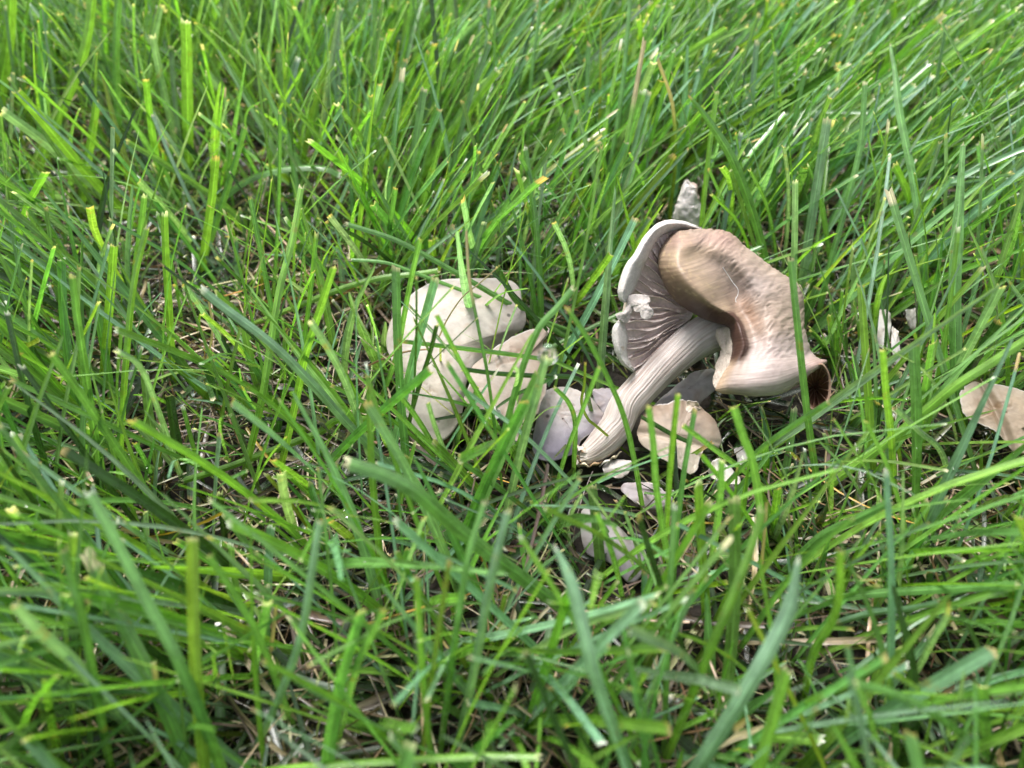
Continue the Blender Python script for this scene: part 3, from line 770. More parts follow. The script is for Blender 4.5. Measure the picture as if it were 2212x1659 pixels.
def blade_arrays(P, S, w, Cc, across=5, fold=.20, ragged=None):
    """P (n,m,3) centre lines, S (n,m,3) unit side vectors, w (n,m) widths, Cc (n,m,3) colours -> V, F, C, UV"""
    n_, m_ = P.shape[:2]
    T = normalize(np.gradient(P, axis=1))
    Nn = normalize(np.cross(T, S))
    a = np.linspace(-1, 1, across)
    prof = np.abs(a) ** 1.3
    V = P[:, :, None] + S[:, :, None] * (w[..., None] * .5 * a)[..., None] + Nn[:, :, None] * (w[..., None] * fold * prof)[..., None]
    if ragged is not None:           # torn mown tip: last ring frays lengthwise
        V[:, -1] += T[:, -1][:, None] * (ragged * rng.uniform(-1, 1, (n_, across)))[..., None]
    Lc = np.concatenate([np.zeros((n_, 1)), np.cumsum(np.linalg.norm(np.diff(P, axis=1), axis=-1), 1)], 1)
    UV = np.stack([np.broadcast_to((a + 1) / 2, (n_, m_, across)), np.broadcast_to(Lc[..., None] * 120 + rng.uniform(0, 50, (n_, 1, 1)), (n_, m_, across))], -1)
    C = np.broadcast_to(Cc[:, :, None], (n_, m_, across, 3))
    f = grid_faces(m_, across)
    F = (f[None] + (np.arange(n_) * m_ * across)[:, None, None]).reshape(-1, 4)
    return V.reshape(-1, 3), F, C.reshape(-1, 3), UV.reshape(-1, 2)

def inside(px, py, poly):
    px = np.asarray(px); py = np.asarray(py)
    r = np.zeros(px.shape, bool)
    x0, y0 = poly[:, 0], poly[:, 1]; x1, y1 = np.roll(x0, -1), np.roll(y0, -1)
    for a, b, c, d in zip(x0, y0, x1, y1):
        if b == d: continue
        cond = ((b > py) != (d > py)) & (px < (c - a) * (py - b) / (d - b) + a)
        r ^= cond
    return r

def hidden_by(P, strict):
    """which blades stand between the viewer's side and a mushroom piece (or pierce it)"""
    if P.shape[1] > 5: P = np.concatenate([P, P[:, 1:] * .33 + P[:, :-1] * .67, P[:, 1:] * .67 + P[:, :-1] * .33], 1)
    px, py, d = project(P)
    bad = np.zeros(len(P), bool)
    for poly, dist, k in CLEAR:
        x0, y0 = poly.min(0); x1, y1 = poly.max(0)
        cand = np.where(((px > x0) & (px < x1) & (py > y0) & (py < y1)).any(1))[0]
        if len(cand) == 0: continue
        if isinstance(dist, tuple):                       # lies on a tilted plane
            r_ = ray(px[cand], py[cand]); lim = ((dist[0] - CAM) @ dist[1]) / (r_ @ dist[1]) + dist[2]
        else: lim = dist
        hit = (inside(px[cand], py[cand], poly) & (d[cand] < lim)).any(1)
        bad[cand] |= hit & (strict[cand] < k)
    return bad

# --- single blades one can pick out in the photograph, tip first
H = []
OVER = False
def hero(pts, w, zb, lean, colr, tip, label, roll=None, shape='blade'):
    H.append((pts, w, zb, lean, colr, tip, label, roll, shape, OVER))
# upper left
hero([(402,45),(404,150),(406,270),(408,400)], 26, 2, 4, 'bright', 'white', 'broad upright blade with forked white cut tip in upper left lawn', .1)
hero([(203,-25),(190,80),(165,165),(104,310),(70,400)], 22, 2, 0, 'bright', 'cut', 'bright blade bending out through top edge in far upper left', .3)
hero([(24,-20),(18,80),(2,190),(-10,300)], 26, 4, 0, 'bright', 'cut', 'broad blade at the very upper left corner of the lawn', .2)
hero([(256,-10),(250,104),(253,230),(258,370)], 17, 2, 0, 'mid', 'cut', 'slender upright blade just left of the forked-tip broad blade', .3)
hero([(330,78),(350,180),(372,270),(392,360)], 17, 2, -4, 'blue', 'white', 'grey-green blade leaning behind the forked-tip broad blade', .2)
hero([(446,156),(480,195),(520,242),(570,305)], 21, 2, -12, 'blue', 'white', 'short blue-green blade with clean white cut end pointing up left', .1)
hero([(208,220),(198,290),(182,390),(172,460)], 19, 2, 0, 'bright', 'cut', 'flat-topped bright blade with cream cut below the far upper left blades', .2)
hero([(6,240),(60,280),(115,322),(190,390),(262,462)], 24, 3, -16, 'blue', 'white', 'wide dewy blue-green blade slanting in from left edge', .1)
hero([(36,198),(95,265),(163,347),(230,420),(300,492)], 23, 3, -18, 'bright', 'cut', 'long bright blade slanting down beside the dewy blue-green blade', .2)
hero([(738,378),(700,362),(620,362),(545,382),(490,418),(420,480)], 15, 2, -6, 'mid', 'white', 'arching blade with white tip bowing over like a handle', .9)
hero([(313,422),(304,500),(290,600),(283,660)], 15, 3, 0, 'mid', 'white', 'thin blade with white cut tip standing left of the thick square-cut blade', .2)
hero([(355,460),(358,560),(366,690),(373,812)], 17, 4, 8, 'bright', 'white', 'thick straight blade with square white cut tip in left lawn', .2)
hero([(467,340),(458,430),(442,540),(432,610)], 19, 2, 0, 'bright', 'tan', 'wide blade with tan torn tip below the short blue-green blade', .2)
hero([(528,275),(505,360),(470,470),(440,560)], 14, 2, 0, 'mid', 'cut', 'slim pointed blade leaning up right beside the tan-tipped wide blade', .3)
hero([(604,243),(603,380),(598,520),(590,640)], 9, 2, 0, 'mid', 'cut', 'very thin upright stalk between the arching blade and the lawn behind', .2)
# left middle
hero([(437,624),(480,660),(590,744),(680,835),(764,928),(880,1045)], 21, 6, -38, 'blue', 'white', 'long grey-green blade with frayed white tip slanting across left lawn', .2)
hero([(157,597),(168,690),(182,780),(204,930),(228,1060)], 18, 5, -2, 'mid', 'cut', 'upright pale-cut blade near left edge, tallest of its clump', .2)
hero([(247,530),(240,620),(230,740),(222,830)], 20, 3, 2, 'bright', 'cut', 'broad grooved blade with cream cut top near left edge', .1)
hero([(318,492),(292,600),(278,720),(266,880),(256,1060)], 15, 4, 4, 'bright', 'cut', 'long upright bright blade right of the broad grooved blade', .3)
hero([(252,757),(285,775),(312,808),(345,893),(370,965),(394,1040)], 13, 3, -12, 'blue', 'white', 'pale blade with whitish tip curving over to the left', .2)
hero([(112,765),(170,845),(243,952),(323,1070),(370,1140)], 19, 6, -26, 'mid', 'cut', 'blurred blade slanting down right from near left edge', .2)
hero([(392,1040),(490,1010),(599,970),(690,935),(760,905)], 17, 16, -22, 'bright', 'cut', 'bright blade lying nearly flat across the left lawn', .3)
hero([(650,402),(630,520),(600,640),(565,860),(528,1020)], 17, 4, -4, 'bright', 'cut', 'tall kinked bright blade left of the large pale cap', .3)
hero([(722,577),(690,675),(660,770),(642,858),(612,990)], 18, 4, -8, 'bright', 'cut', 'tall bright blade rising next to the large pale cap', .3)
hero([(672,695),(705,745),(745,820),(775,905),(800,990)], 18, 8, -16, 'blue', 'white', 'whitish bent blade in front of the tall bright blade by the pale cap', .2)
hero([(505,901),(575,893),(644,894),(766,902),(840,886),(907,856)], 5, 12, -4, 'yellow', 'tan', 'yellow straw lying across blades up to the large pale cap', 0, 'straw')
hero([(750,1000),(830,1025),(905,1067),(1009,1157),(1152,1265),(1250,1335)], 36, 14, -34, 'mid', 'cut', 'wide blurred blade slanting through the grass below the pale caps', .2)
hero([(438,612),(452,660),(458,720),(440,800),(420,850)], 6, 3, 2, 'straw', 'tan', 'curled dry whitish straw hanging below the frayed white tip', .2, 'straw')
# crossing the pale caps
OVER = True
hero([(942,680),(970,735),(1004,801),(1045,870),(1082,935),(1110,985)], 12, 8, -22, 'mid', 'cut', 'blade leaning left across the middle of the large pale cap', .3)
hero([(1007,500),(1014,603),(1031,695),(1053,806),(1070,930),(1080,1010)], 8, 8, -8, 'mid', 'straw', 'thin straw-tipped stalk rising in front of the large pale cap', .2)
hero([(870,738),(930,745),(1004,754),(1100,766),(1195,781),(1240,800)], 11, 16, -14, 'mid', 'tan', 'tan-tipped blade lying level across the large pale cap', .4)
hero([(1000,798),(1070,807),(1150,812),(1232,815),(1262,832),(1272,870)], 12, 6, -14, 'dark', 'cut', 'dark blade lying level across the peach-cream cap piece, bent down at its end', .3)
hero([(944,702),(930,760),(907,831),(890,890),(874,950)], 11, 8, -10, 'dark', 'cut', 'dark upright blade over the left half of the large pale cap', .3)
hero([(900,600),(900,680),(899,744),(894,843),(884,930)], 6, 6, -6, 'dark', 'cut', 'thin dark stalk over the left edge of the large pale cap', .2)
hero([(908,515),(888,605),(872,690),(858,765),(830,845)], 13, 6, -4, 'mid', 'cut', 'straight blade rising along the left edge of the large pale cap', .2)
hero([(748,483),(860,520),(980,585),(1070,638),(1156,688)], 13, 5, -8, 'mid', 'cut', 'long blade running diagonally over the top of the large pale cap', .4)
hero([(755,560),(830,566),(900,590),(1020,635),(1150,683)], 9, 4, -6, 'mid', 'cut', 'thin curved blade running just under the long diagonal over the cap', .4)
hero([(1074,577),(1090,608),(1112,645),(1152,690)], 15, 5, -6, 'dark', 'cut', 'dark ribbed blade with cut tip at upper corner of the large pale cap', .1)
hero([(948,583),(890,592),(820,600),(740,622),(640,662)], 14, 18, -6, 'bright', 'cut', 'bright blade lying level above the left side of the large pale cap', .3)
hero([(1238,622),(1205,662),(1160,715),(1118,825),(1088,935),(1050,1060)], 16, 10, -18, 'mid', 'cut', 'long blurred blade slanting up right over the peach-cream cap piece', .3)
hero([(1183,768),(1170,810),(1158,860),(1135,940),(1110,1040),(1088,1130)], 20, 6, -10, 'blue', 'white', 'tall blurred blue-green blade crowned by a large water drop', .2)
hero([(1224,664),(1272,737),(1328,850),(1353,920),(1372,1005),(1385,1080)], 13, 8, -20, 'mid', 'tan', 'blade crossing in front of the fibrous stem', .2)
hero([(1264,782),(1262,830),(1256,870),(1270,905),(1292,924)], 7, 8, -2, 'olive', 'tan', 'dead yellowish blade bent over the lilac-edged cap', .2)
hero([(1294,794),(1272,850),(1245,920),(1221,985),(1200,1060)], 11, 8, -12, 'mid', 'cut', 'blade rising past the ragged stem foot', .2)
hero([(1198,838),(1228,870),(1242,915),(1240,990)], 12, 6, -4, 'mid', 'cut', 'short curved blade bent over the lilac-edged cap', .2)
hero([(1464,852),(1455,930),(1446,1028),(1440,1120),(1432,1200)], 14, 6, -12, 'bright', 'cut', 'upright bright blade in front of the folded tan piece', .2)
hero([(1476,920),(1510,945),(1545,972),(1600,1012),(1660,1062)], 13, 8, -20, 'mid', 'cut', 'blade slanting down right from the folded tan piece', .2)
hero([(1496,958),(1453,938),(1415,916),(1386,900)], 11, 16, -1, 'dark', 'cut', 'dark blade lying on the folded tan cap piece', .5, 'loose')
hero([(1402,880),(1412,960),(1418,1050),(1432,1140),(1448,1230)], 16, 8, -26, 'mid', 'cut', 'blurred blade in front of the stem and folded tan piece', .2)
hero([(1072,580),(1036,612),(999,642),(966,690),(946,734)], 4, 20, 0, 'straw', 'tan', 'fine dry straw lying slantwise on the large pale cap', 0, 'straw')
hero([(930,754),(892,757),(860,764),(828,775),(796,790)], 6, 16, 0, 'rust', 'tan', 'brown dry straw reaching over left edge of the large pale cap', 0, 'straw')
hero([(1030,835),(1020,870),(1000,905),(985,960)], 12, 6, -4, 'mid', 'cut', 'short blade over the seam between pale cap and peach piece', .3)
hero([(860,850),(885,880),(915,925),(950,985)], 13, 8, -14, 'mid', 'cut', 'blade leaning left over the lower edge of the large pale cap', .2)
hero([(925,870),(938,915),(955,960),(985,1030)], 12, 8, -12, 'blue', 'cut', 'blue-green blade in front of the lower end of the large pale cap', .2)
hero([(1150,850),(1138,905),(1120,960),(1110,1020)], 10, 8, -10, 'mid', 'cut', 'slim blade between the peach piece and the lilac-edged cap', .2)
hero([(1290,1108),(1310,1160),(1330,1220),(1345,1290)], 13, 8, -10, 'mid', 'cut', 'blade standing over the lilac-grey broken stem piece', .2)
# around and behind the brown cap
OVER = False
hero([(1428,551),(1350,562),(1296,577),(1249,616),(1225,650)], 9, 10, 6, 'mid', 'cut', 'slender blade bridging the white rim and the exposed gills', .3)
hero([(1421,128),(1453,226),(1459,347),(1450,440),(1446,500)], 9, 6, -4, 'olive', 'straw', 'tall stalk with dry split tip rising behind the brown cap', .2)
hero([(1362,-5),(1352,120),(1340,230),(1317,365),(1284,495)], 12, 3, 0, 'mid', 'cut', 'tall slim blade leaving the top edge above the white cap rim', .3)
hero([(1392,85),(1372,200),(1355,295),(1325,440),(1300,565)], 12, 3, 0, 'bright', 'straw', 'tall blade with shredded straw tip left of the brown cap', .3)
hero([(1455,335),(1420,390),(1373,451),(1335,505),(1300,560)], 20, 6, 4, 'olive', 'tan', 'wide olive blade leaning right above the white cap rim', .2)
hero([(1168,-5),(1158,80),(1147,174),(1140,300),(1135,430)], 9, 2, 0, 'mid', 'cut', 'tall thin stalk in the upper middle of the lawn', .2)
hero([(1076,150),(1020,225),(956,312),(905,385),(855,460)], 19, 2, 0, 'bright', 'white', 'long bright blade slanting up right in upper middle lawn', .2)
hero([(1488,207),(1530,260),(1583,347),(1622,450),(1645,530),(1668,640)], 20, 4, -4, 'mid', 'tan', 'curved pointed blade rising directly behind the brown cap', .2, 'point')
hero([(1923,96),(1934,160),(1945,250),(1975,399),(1996,576),(2010,720)], 17, 4, 0, 'mid', 'cut', 'tall curved blade with hooked tip right of the brown cap', .2, 'point')
hero([(2080,310),(2073,420),(2064,560),(2062,640),(2066,815),(2080,930)], 27, 4, -6, 'mid', 'cut', 'broad blade with pale midrib, widest on the right side', .15, 'point')
hero([(1718,390),(1717,500),(1714,620),(1708,720)], 15, 3, -2, 'blue', 'white', 'upright square-cut blade behind the right shoulder of the brown cap', .1)
hero([(1868,180),(1858,312),(1828,440),(1790,580),(1765,690)], 14, 3, -2, 'mid', 'cut', 'tall blade leaning slightly right, near the three white slivers', .3)
hero([(1745,355),(1770,420),(1785,500),(1800,600)], 12, 3, -2, 'mid', 'white', 'pointed slim blade between the square-cut blade and the tall leaning blade', .2, 'point')
hero([(1640,548),(1618,550),(1598,553)], 11, 44, 2, 'mid', 'cut', 'short blade end touching the shoulder of the brown cap', .5)
hero([(1708,560),(1722,700),(1738,850),(1752,960),(1768,1060)], 17, 6, -24, 'mid', 'cut', 'blurred blade crossing the right lip of the brown cap', .2)
hero([(2260,700),(2212,735),(2130,790),(2053,841),(1916,955),(1800,1040)], 22, 12, -10, 'bright', 'cut', 'long wide blurred blade reaching the right edge above the crumpled tan piece', .3)
hero([(2156,692),(2125,745),(2088,804),(2050,870)], 22, 6, -4, 'dark', 'tan', 'ribbed blade with tan square cut leaning right by the crumpled tan piece', .1)
hero([(1908,757),(1915,850),(1926,947),(1932,1060)], 16, 6, -12, 'bright', 'cut', 'upright blade with midrib below the white slivers', .2)
hero([(1937,882),(1985,930),(2032,973),(2052,1040)], 14, 8, -14, 'blue', 'cut', 'blurred blue-green blade bending left of the crumpled tan piece', .2)
hero([(1585,880),(1606,945),(1627,1006),(1645,1125),(1655,1200)], 19, 8, -22, 'mid', 'cut', 'wide blurred blade under the tip of the brown cap', .2)
hero([(1790,870),(1720,915),(1650,965),(1590,1025),(1530,1090)], 13, 8, -10, 'mid', 'cut', 'blade slanting up right below the curled brown tip', .3)
# lower right
hero([(1725,1206),(1715,1275),(1694,1343),(1618,1482),(1506,1662),(1450,1760)], 36, 20, -8, 'blue', 'white', 'very wide blurred blade filling the lower right foreground', .2, 'point')
hero([(1648,1100),(1625,1180),(1583,1291),(1520,1440),(1440,1640)], 22, 10, -4, 'bright', 'cut', 'long bright blurred blade left of the very wide foreground blade', .3)
hero([(2197,1262),(2100,1268),(2000,1274),(1900,1280),(1820,1290)], 20, 14, -16, 'mid', 'cut', 'blurred blade lying level near the right edge', .3)
hero([(2031,1302),(1960,1316),(1880,1325),(1790,1352)], 15, 10, -10, 'blue', 'cut', 'blue-green blade lying level under the other level blade near right edge', .3)
hero([(2050,1300),(2045,1330),(2017,1378),(1985,1440),(1955,1490)], 15, 6, -8, 'blue', 'brown', 'dewy blade with brown withered pointed tip in lower right', .1, 'point')
hero([(1850,1475),(1940,1500),(2034,1552),(2100,1605),(2160,1665)], 20, 12, -8, 'mid', 'cut', 'blurred blade curving down into the lower right corner', .3)
hero([(1846,1470),(1866,1510),(1881,1552),(1912,1665)], 15, 14, -10, 'mid', 'cut', 'short blurred blade standing left of the corner blade', .2)
hero([(1812,1190),(1810,1280),(1795,1340),(1755,1410),(1735,1500)], 20, 6, -6, 'bright', 'cut', 'twisted bright blade right of the very wide foreground blade', .6)
hero([(1925,1083),(1850,1120),(1770,1160),(1700,1230)], 20, 8, -6, 'mid', 'cut', 'wide blade leaning up right under the right side of the mushroom', .2)
hero([(1840,1120),(1760,1190),(1690,1270),(1600,1400)], 15, 8, -8, 'mid', 'cut', 'blade leaning up right just under the wide leaning blade', .3)
hero([(1656,1085),(1652,1150),(1646,1220),(1650,1270)], 9, 5, 0, 'straw', 'tan', 'upright cream dry straw in the lower right grass', .2, 'straw')
# lower middle and lower left
hero([(1196,1178),(1222,1230),(1245,1300),(1286,1465),(1355,1662),(1380,1760)], 31, 16, -10, 'blue', 'white', 'wide pale blurred blade with rounded whitish tip at bottom middle', .2, 'point')
hero([(1098,1104),(1060,1257),(1025,1448),(990,1611)], 22, 10, -4, 'blue', 'cut', 'tall pale blurred blade at the bottom middle below the drop-crowned blade', .2)
hero([(1046,1085),(1012,1198),(995,1300),(980,1395),(952,1610)], 17, 10, -4, 'mid', 'cut', 'upright blurred blade left of the drop-crowned blade', .3)
hero([(970,1213),(955,1310),(938,1420),(910,1640)], 14, 8, -4, 'olive', 'tan', 'tan-tipped olive blade standing in the bottom middle', .2)
hero([(1164,1634),(1060,1632),(956,1636),(800,1646),(600,1660)], 18, 24, -3, 'bright', 'cut', 'bright blurred blade lying along the bottom edge', .5)
hero([(830,1316),(795,1385),(768,1450),(735,1580)], 19, 16, -10, 'mid', 'tan', 'blurred blade with cream tip in the lower left middle', .2)
hero([(190,1058),(245,1160),(312,1291),(392,1444),(462,1620),(490,1700)], 28, 12, -12, 'mid', 'white', 'wide blurred blade leaning left through the lower left', .2)
hero([(139,1186),(158,1260),(180,1340),(215,1531),(240,1660)], 21, 10, -6, 'mid', 'cut', 'upright blurred blade at the lower left, left of the wide leaning blade', .2)
hero([(33,1310),(90,1370),(156,1427),(230,1510),(300,1605)], 27, 10, -14, 'blue', 'cut', 'broad teal blade slanting down right in lower left corner', .2)
hero([(690,1123),(672,1240),(649,1375),(605,1500),(552,1615)], 20, 10, -2, 'blue', 'cut', 'tall pale blurred blade in the lower left middle', .2)
hero([(450,1200),(510,1290),(565,1390),(630,1560)], 17, 8, -16, 'mid', 'cut', 'blurred blade leaning left between the wide leaning blade and the tall pale one', .2)
hero([(596,1310),(590,1370),(582,1430)], 11, 10, 0, 'straw', 'tan', 'short straw-coloured dead stub in the lower left', .2, 'straw')
hero([(332,1430),(340,1490),(352,1590)], 15, 6, 0, 'straw', 'white', 'stiff dry pinkish straw with frayed top at lower left', .1, 'straw')

STEM_POLY = CLEAR[-3][0]
hero_pts = []
for (pts, w, zb, lean, colr, tip, label, roll, shape, over) in H:
    p = np.array(pts[::-1], float)                       # base first
    y0 = at_z(p[0, 0], p[0, 1], zb * .001)[1]
    seg = np.concatenate([[0], np.cumsum(np.linalg.norm(np.diff(p, axis=0), axis=1))]); seg /= seg[-1]
    lean *= .001
    tz = at_y(p[-1, 0], p[-1, 1], y0 + lean)[2]
    if tz > .082: lean = at_z(p[-1, 0], p[-1, 1], .082)[1] - y0
    Q = at_y(p[:, 0], p[:, 1], y0 + lean * seg ** 1.3)
    if over:                                             # pass clear over the caps, not through them
        Qs = catmull(Q, 30); qx, qy, qd = project(Qs); need = 0.0
        for poly, c0, n0 in FRONT:
            ins = inside(qx, qy, poly)
            if ins.any():
                r_ = ray(qx, qy); surf = ((c0 - CAM) @ n0) / (r_ @ n0)
                need = max(need, float((qd - surf + .0015)[ins].max()))
        ins = inside(qx, qy, STEM_POLY)
        if ins.any(): need = max(need, float((qd - np.interp(qx, ks[:, 0], dd) + .0085)[ins].max()))
        if need > 0:
            qx, qy, qd = project(Q); Q = at_depth(qx, qy, qd - min(need, .03))
    if Q[0, 2] > .002 and shape not in ('straw', 'loose'):   # run on down to the soil
        d = normalize(Q[0] - Q[1]); d[2] = min(d[2], -.45); d = normalize(d)
        k = (Q[0, 2] + .002) / -d[2]
        Q = np.vstack([Q[0] + d * k, Q])
    m_ = 26
    P = catmull(Q, m_)
    tl = normalize(P[-1] - P[-2]); tip_mm = {'white': .0017, 'tan': .0022, 'cut': .0009, 'brown': .004}.get(tip, .001)
    if tip not in ('straw', 'brown'): P[-2] = P[-1] - tl * tip_mm * .4; P[-3] = P[-1] - tl * tip_mm
    ss = np.linspace(0, 1, m_)
    T = normalize(np.gradient(P, axis=0))
    view = normalize(CAM - P)
    S = normalize(np.cross(T, view)); N2 = np.cross(S, T)
    rl = (roll if roll is not None else .3) * rng.choice([-1, 1]) + .35 * (ss - .5) * rng.uniform(-1, 1)
    S = S * np.cos(rl)[:, None] + N2 * np.sin(rl)[:, None]
    dm = float(((P - CAM) @ FWD)[m_ // 2])
    wm = .92 * w * dm * 2 * TX / PW / max(.6, math.cos(np.abs(rl).mean()))
    if shape == 'point': prof = np.clip((1 - ss) / .28, .06, 1) ** .7
    elif shape == 'straw': prof = 1 - .3 * ss
    else: prof = 1 - .22 * ss ** 3
    prof = prof * (.8 + .2 * np.clip(ss / .25, 0, 1))
    c = np.array(PAL[colr]); Cc = np.ones((m_, 3)) * c * rng.uniform(.88, 1.15)
    Cc = mixc(Cc, c * np.array([1.25, 1.12, 1.0]), sstep(.35, 0, ss) * .7)
    if tip == 'straw':
        Cc = mixc(Cc, np.array(PAL['straw']), sstep(.70, .80, ss))
    else:
        if tip == 'brown': Cc = mixc(Cc, np.array(TIPS[tip]), sstep(.89, .95, ss))
        else:
            Cc[-1] = np.array(TIPS[tip]); Cc[-2] = .6 * np.array(TIPS[tip]) + .4 * Cc[-2]
        if tip == 'brown': Cc = mixc(Cc, np.array([.40, .36, .10]), np.exp(-((ss - .86) / .05) ** 2) * .8)
    V, F, C, UV = blade_arrays(P[None], S[None], (wm * prof)[None], Cc[None], across=9, fold=.18, ragged=.0011)
    b0 = P[0].copy()
    nm = 'dry_straw' if shape == 'straw' else 'grass_blade'
    ob = link(nm, make_mesh(nm, V - b0, F, C, UV), M_STRAW if shape == 'straw' else M_GRASS, None, b0)
    tag(ob, label, 'straw' if shape == 'straw' else 'grass blade', 'dry straws lying in the lawn' if shape == 'straw' else 'single grass blades standing out of the lawn')
    if shape != 'straw':                                 # the lawn leaves these in sight
        hx, hy, hd = project(P)
        tx_, ty_ = np.gradient(hx), np.gradient(hy); tn = np.hypot(tx_, ty_) + 1e-6
        for i0, i1 in ((4, 10), (10, 16), (16, 21), (21, 25)):
            h_ = max(w * .65, 7)
            l_ = [(hx[i] - ty_[i] / tn[i] * h_, hy[i] + tx_[i] / tn[i] * h_) for i in range(i0, i1 + 1)]
            r_ = [(hx[i] + ty_[i] / tn[i] * h_, hy[i] - tx_[i] / tn[i] * h_) for i in range(i1, i0 - 1, -1)]
            CLEAR.append((np.array(l_ + r_), float(hd[i0:i1 + 1].mean()), .82 if i0 > 4 else .6))
    if 'water drop' in label: DROP_AT = P[-1]

# --- the lawn itself
def lean_field(px, py):
    """which way the lawn is combed there: mean sideways and backward lean"""
    u, v = px / PW, py / PH
    lx = .10 + 0 * u
    lx = lx + .55 * np.exp(-((u - .50) / .22) ** 2 - ((v - .12) / .25) ** 2)
    lx = lx + .25 * np.exp(-((u - .80) / .2) ** 2 - ((v - .15) / .25) ** 2)
    lx = lx - .35 * np.exp(-((u - .12) / .2) ** 2 - ((v - .35) / .3) ** 2)
    lx = lx - .28 * np.exp(-((u - .22) / .25) ** 2 - ((v - .85) / .3) ** 2)
    lx = lx - .12 * np.exp(-((u - .9) / .25) ** 2 - ((v - .75) / .3) ** 2)
    ly = .05 - .15 * v
    return lx, ly

def grow(bx, by, L, tilt0, az, curv, w, tw0, tw1, m_, mow=None, drift=None, z0=None):
    n_ = len(bx)
    ss = np.linspace(0, 1, m_)[None]
    th = tilt0[:, None] + curv[:, None] * ss ** 1.4
    ph = az[:, None] + (drift[:, None] if drift is not None else 0) * ss
    D = np.stack([np.sin(th) * np.cos(ph), np.sin(th) * np.sin(ph), np.cos(th)], -1)
    step = (D[:, 1:] + D[:, :-1]) / 2 * (L[:, None, None] / (m_ - 1))
    rel = np.concatenate([np.zeros((n_, 1, 3)), np.cumsum(step, 1)], 1)
    if mow is not None:
        k = np.minimum(1, mow / np.maximum(rel[..., 2].max(1), 1e-4)); rel *= k[:, None, None]
    zz = -.002 if z0 is None else z0
    base = np.stack([bx, by, np.zeros(n_) + zz], -1)
    P = base[:, None] + rel
    lo = np.minimum(P[..., 2], 0.0); P[..., 2] -= np.where(np.arange(m_)[None] > 0, np.minimum(lo - .001, 0) * (lo < 0), 0)
    side = np.stack([-np.sin(ph), np.cos(ph), 0 * ph], -1)
    T = normalize(np.gradient(P, axis=1))
    side = normalize(side - (side * T).sum(-1, keepdims=True) * T)
    Nn = np.cross(T, side)
    tw = tw0[:, None] + tw1[:, None] * ss
    S = side * np.cos(tw)[..., None] + Nn * np.sin(tw)[..., None]
    return P, S

def colours(n_, m_, weights, ss):
    names = list(weights); pr = np.array([weights[k] for k in names], float); pr /= pr.sum()
    idx = rng.choice(len(names), n_, p=pr)
    base = np.array([PAL[k] for k in names])[idx] * rng.uniform(.75, 1.25, (n_, 1)) * (1 + rng.uniform(-.12, .12, (n_, 3)))
    C = np.broadcast_to(base[:, None], (n_, m_, 3)).copy()
    low = sstep(.30, .0, ss)[None] * rng.uniform(.2, .9, (n_, 1))
    C = mixc(C, np.array([.20, .24, .07]), low * .5)
    return C, idx, names

def dress_tips(P, C, w, cutp=.75):
    """mown blades end in a short pale torn edge, the others run to a point"""
    n_, m_ = P.shape[:2]
    r = rng.uniform(size=n_)
    cut = r < cutp
    pale = np.array([TIPS['cut'], TIPS['white'], TIPS['tan']])[rng.choice(3, n_, p=[.45, .25, .30])]
    # squeeze the last ring close to the tip so the pale edge is about a millimetre
    seg = P[:, -1] - P[:, -2]; ln_ = np.linalg.norm(seg, axis=1, keepdims=True)
    P[:, -2] = P[:, -1] - seg / np.maximum(ln_, 1e-6) * rng.uniform(.0007, .0024, (n_, 1))
    C[cut, -1] = pale[cut]
    dead = cut & (rng.uniform(size=n_) < .05)             # some have a longer bleached end
    pale[dead] = np.minimum(pale[dead], np.array(TIPS['cut']) * .9)
    C[dead, -2] = pale[dead] * .9
    P[dead, -2] = P[dead, -2] - (seg / np.maximum(ln_, 1e-6))[dead] * .002
    P[dead, -3] = P[dead, -2] - (seg / np.maximum(ln_, 1e-6))[dead] * .0015
    k = (~cut)[:, None]
    ss = np.linspace(0, 1, m_)[None]
    prof = np.where(k, np.clip((1 - ss) / .45, .08, 1) ** .8, 1 - .15 * ss ** 2) * (.75 + .25 * np.clip(ss / .2, 0, 1))
    return w[:, None] * prof

def frustum_mask(x, y, margin):
    y = np.asarray(y)
    half = (y * math.cos(PITCH) + CAM_H * math.sin(PITCH)) * TX + margin
    return (np.abs(x) < half) & (y > .035 - margin) & (y < .66 + margin)

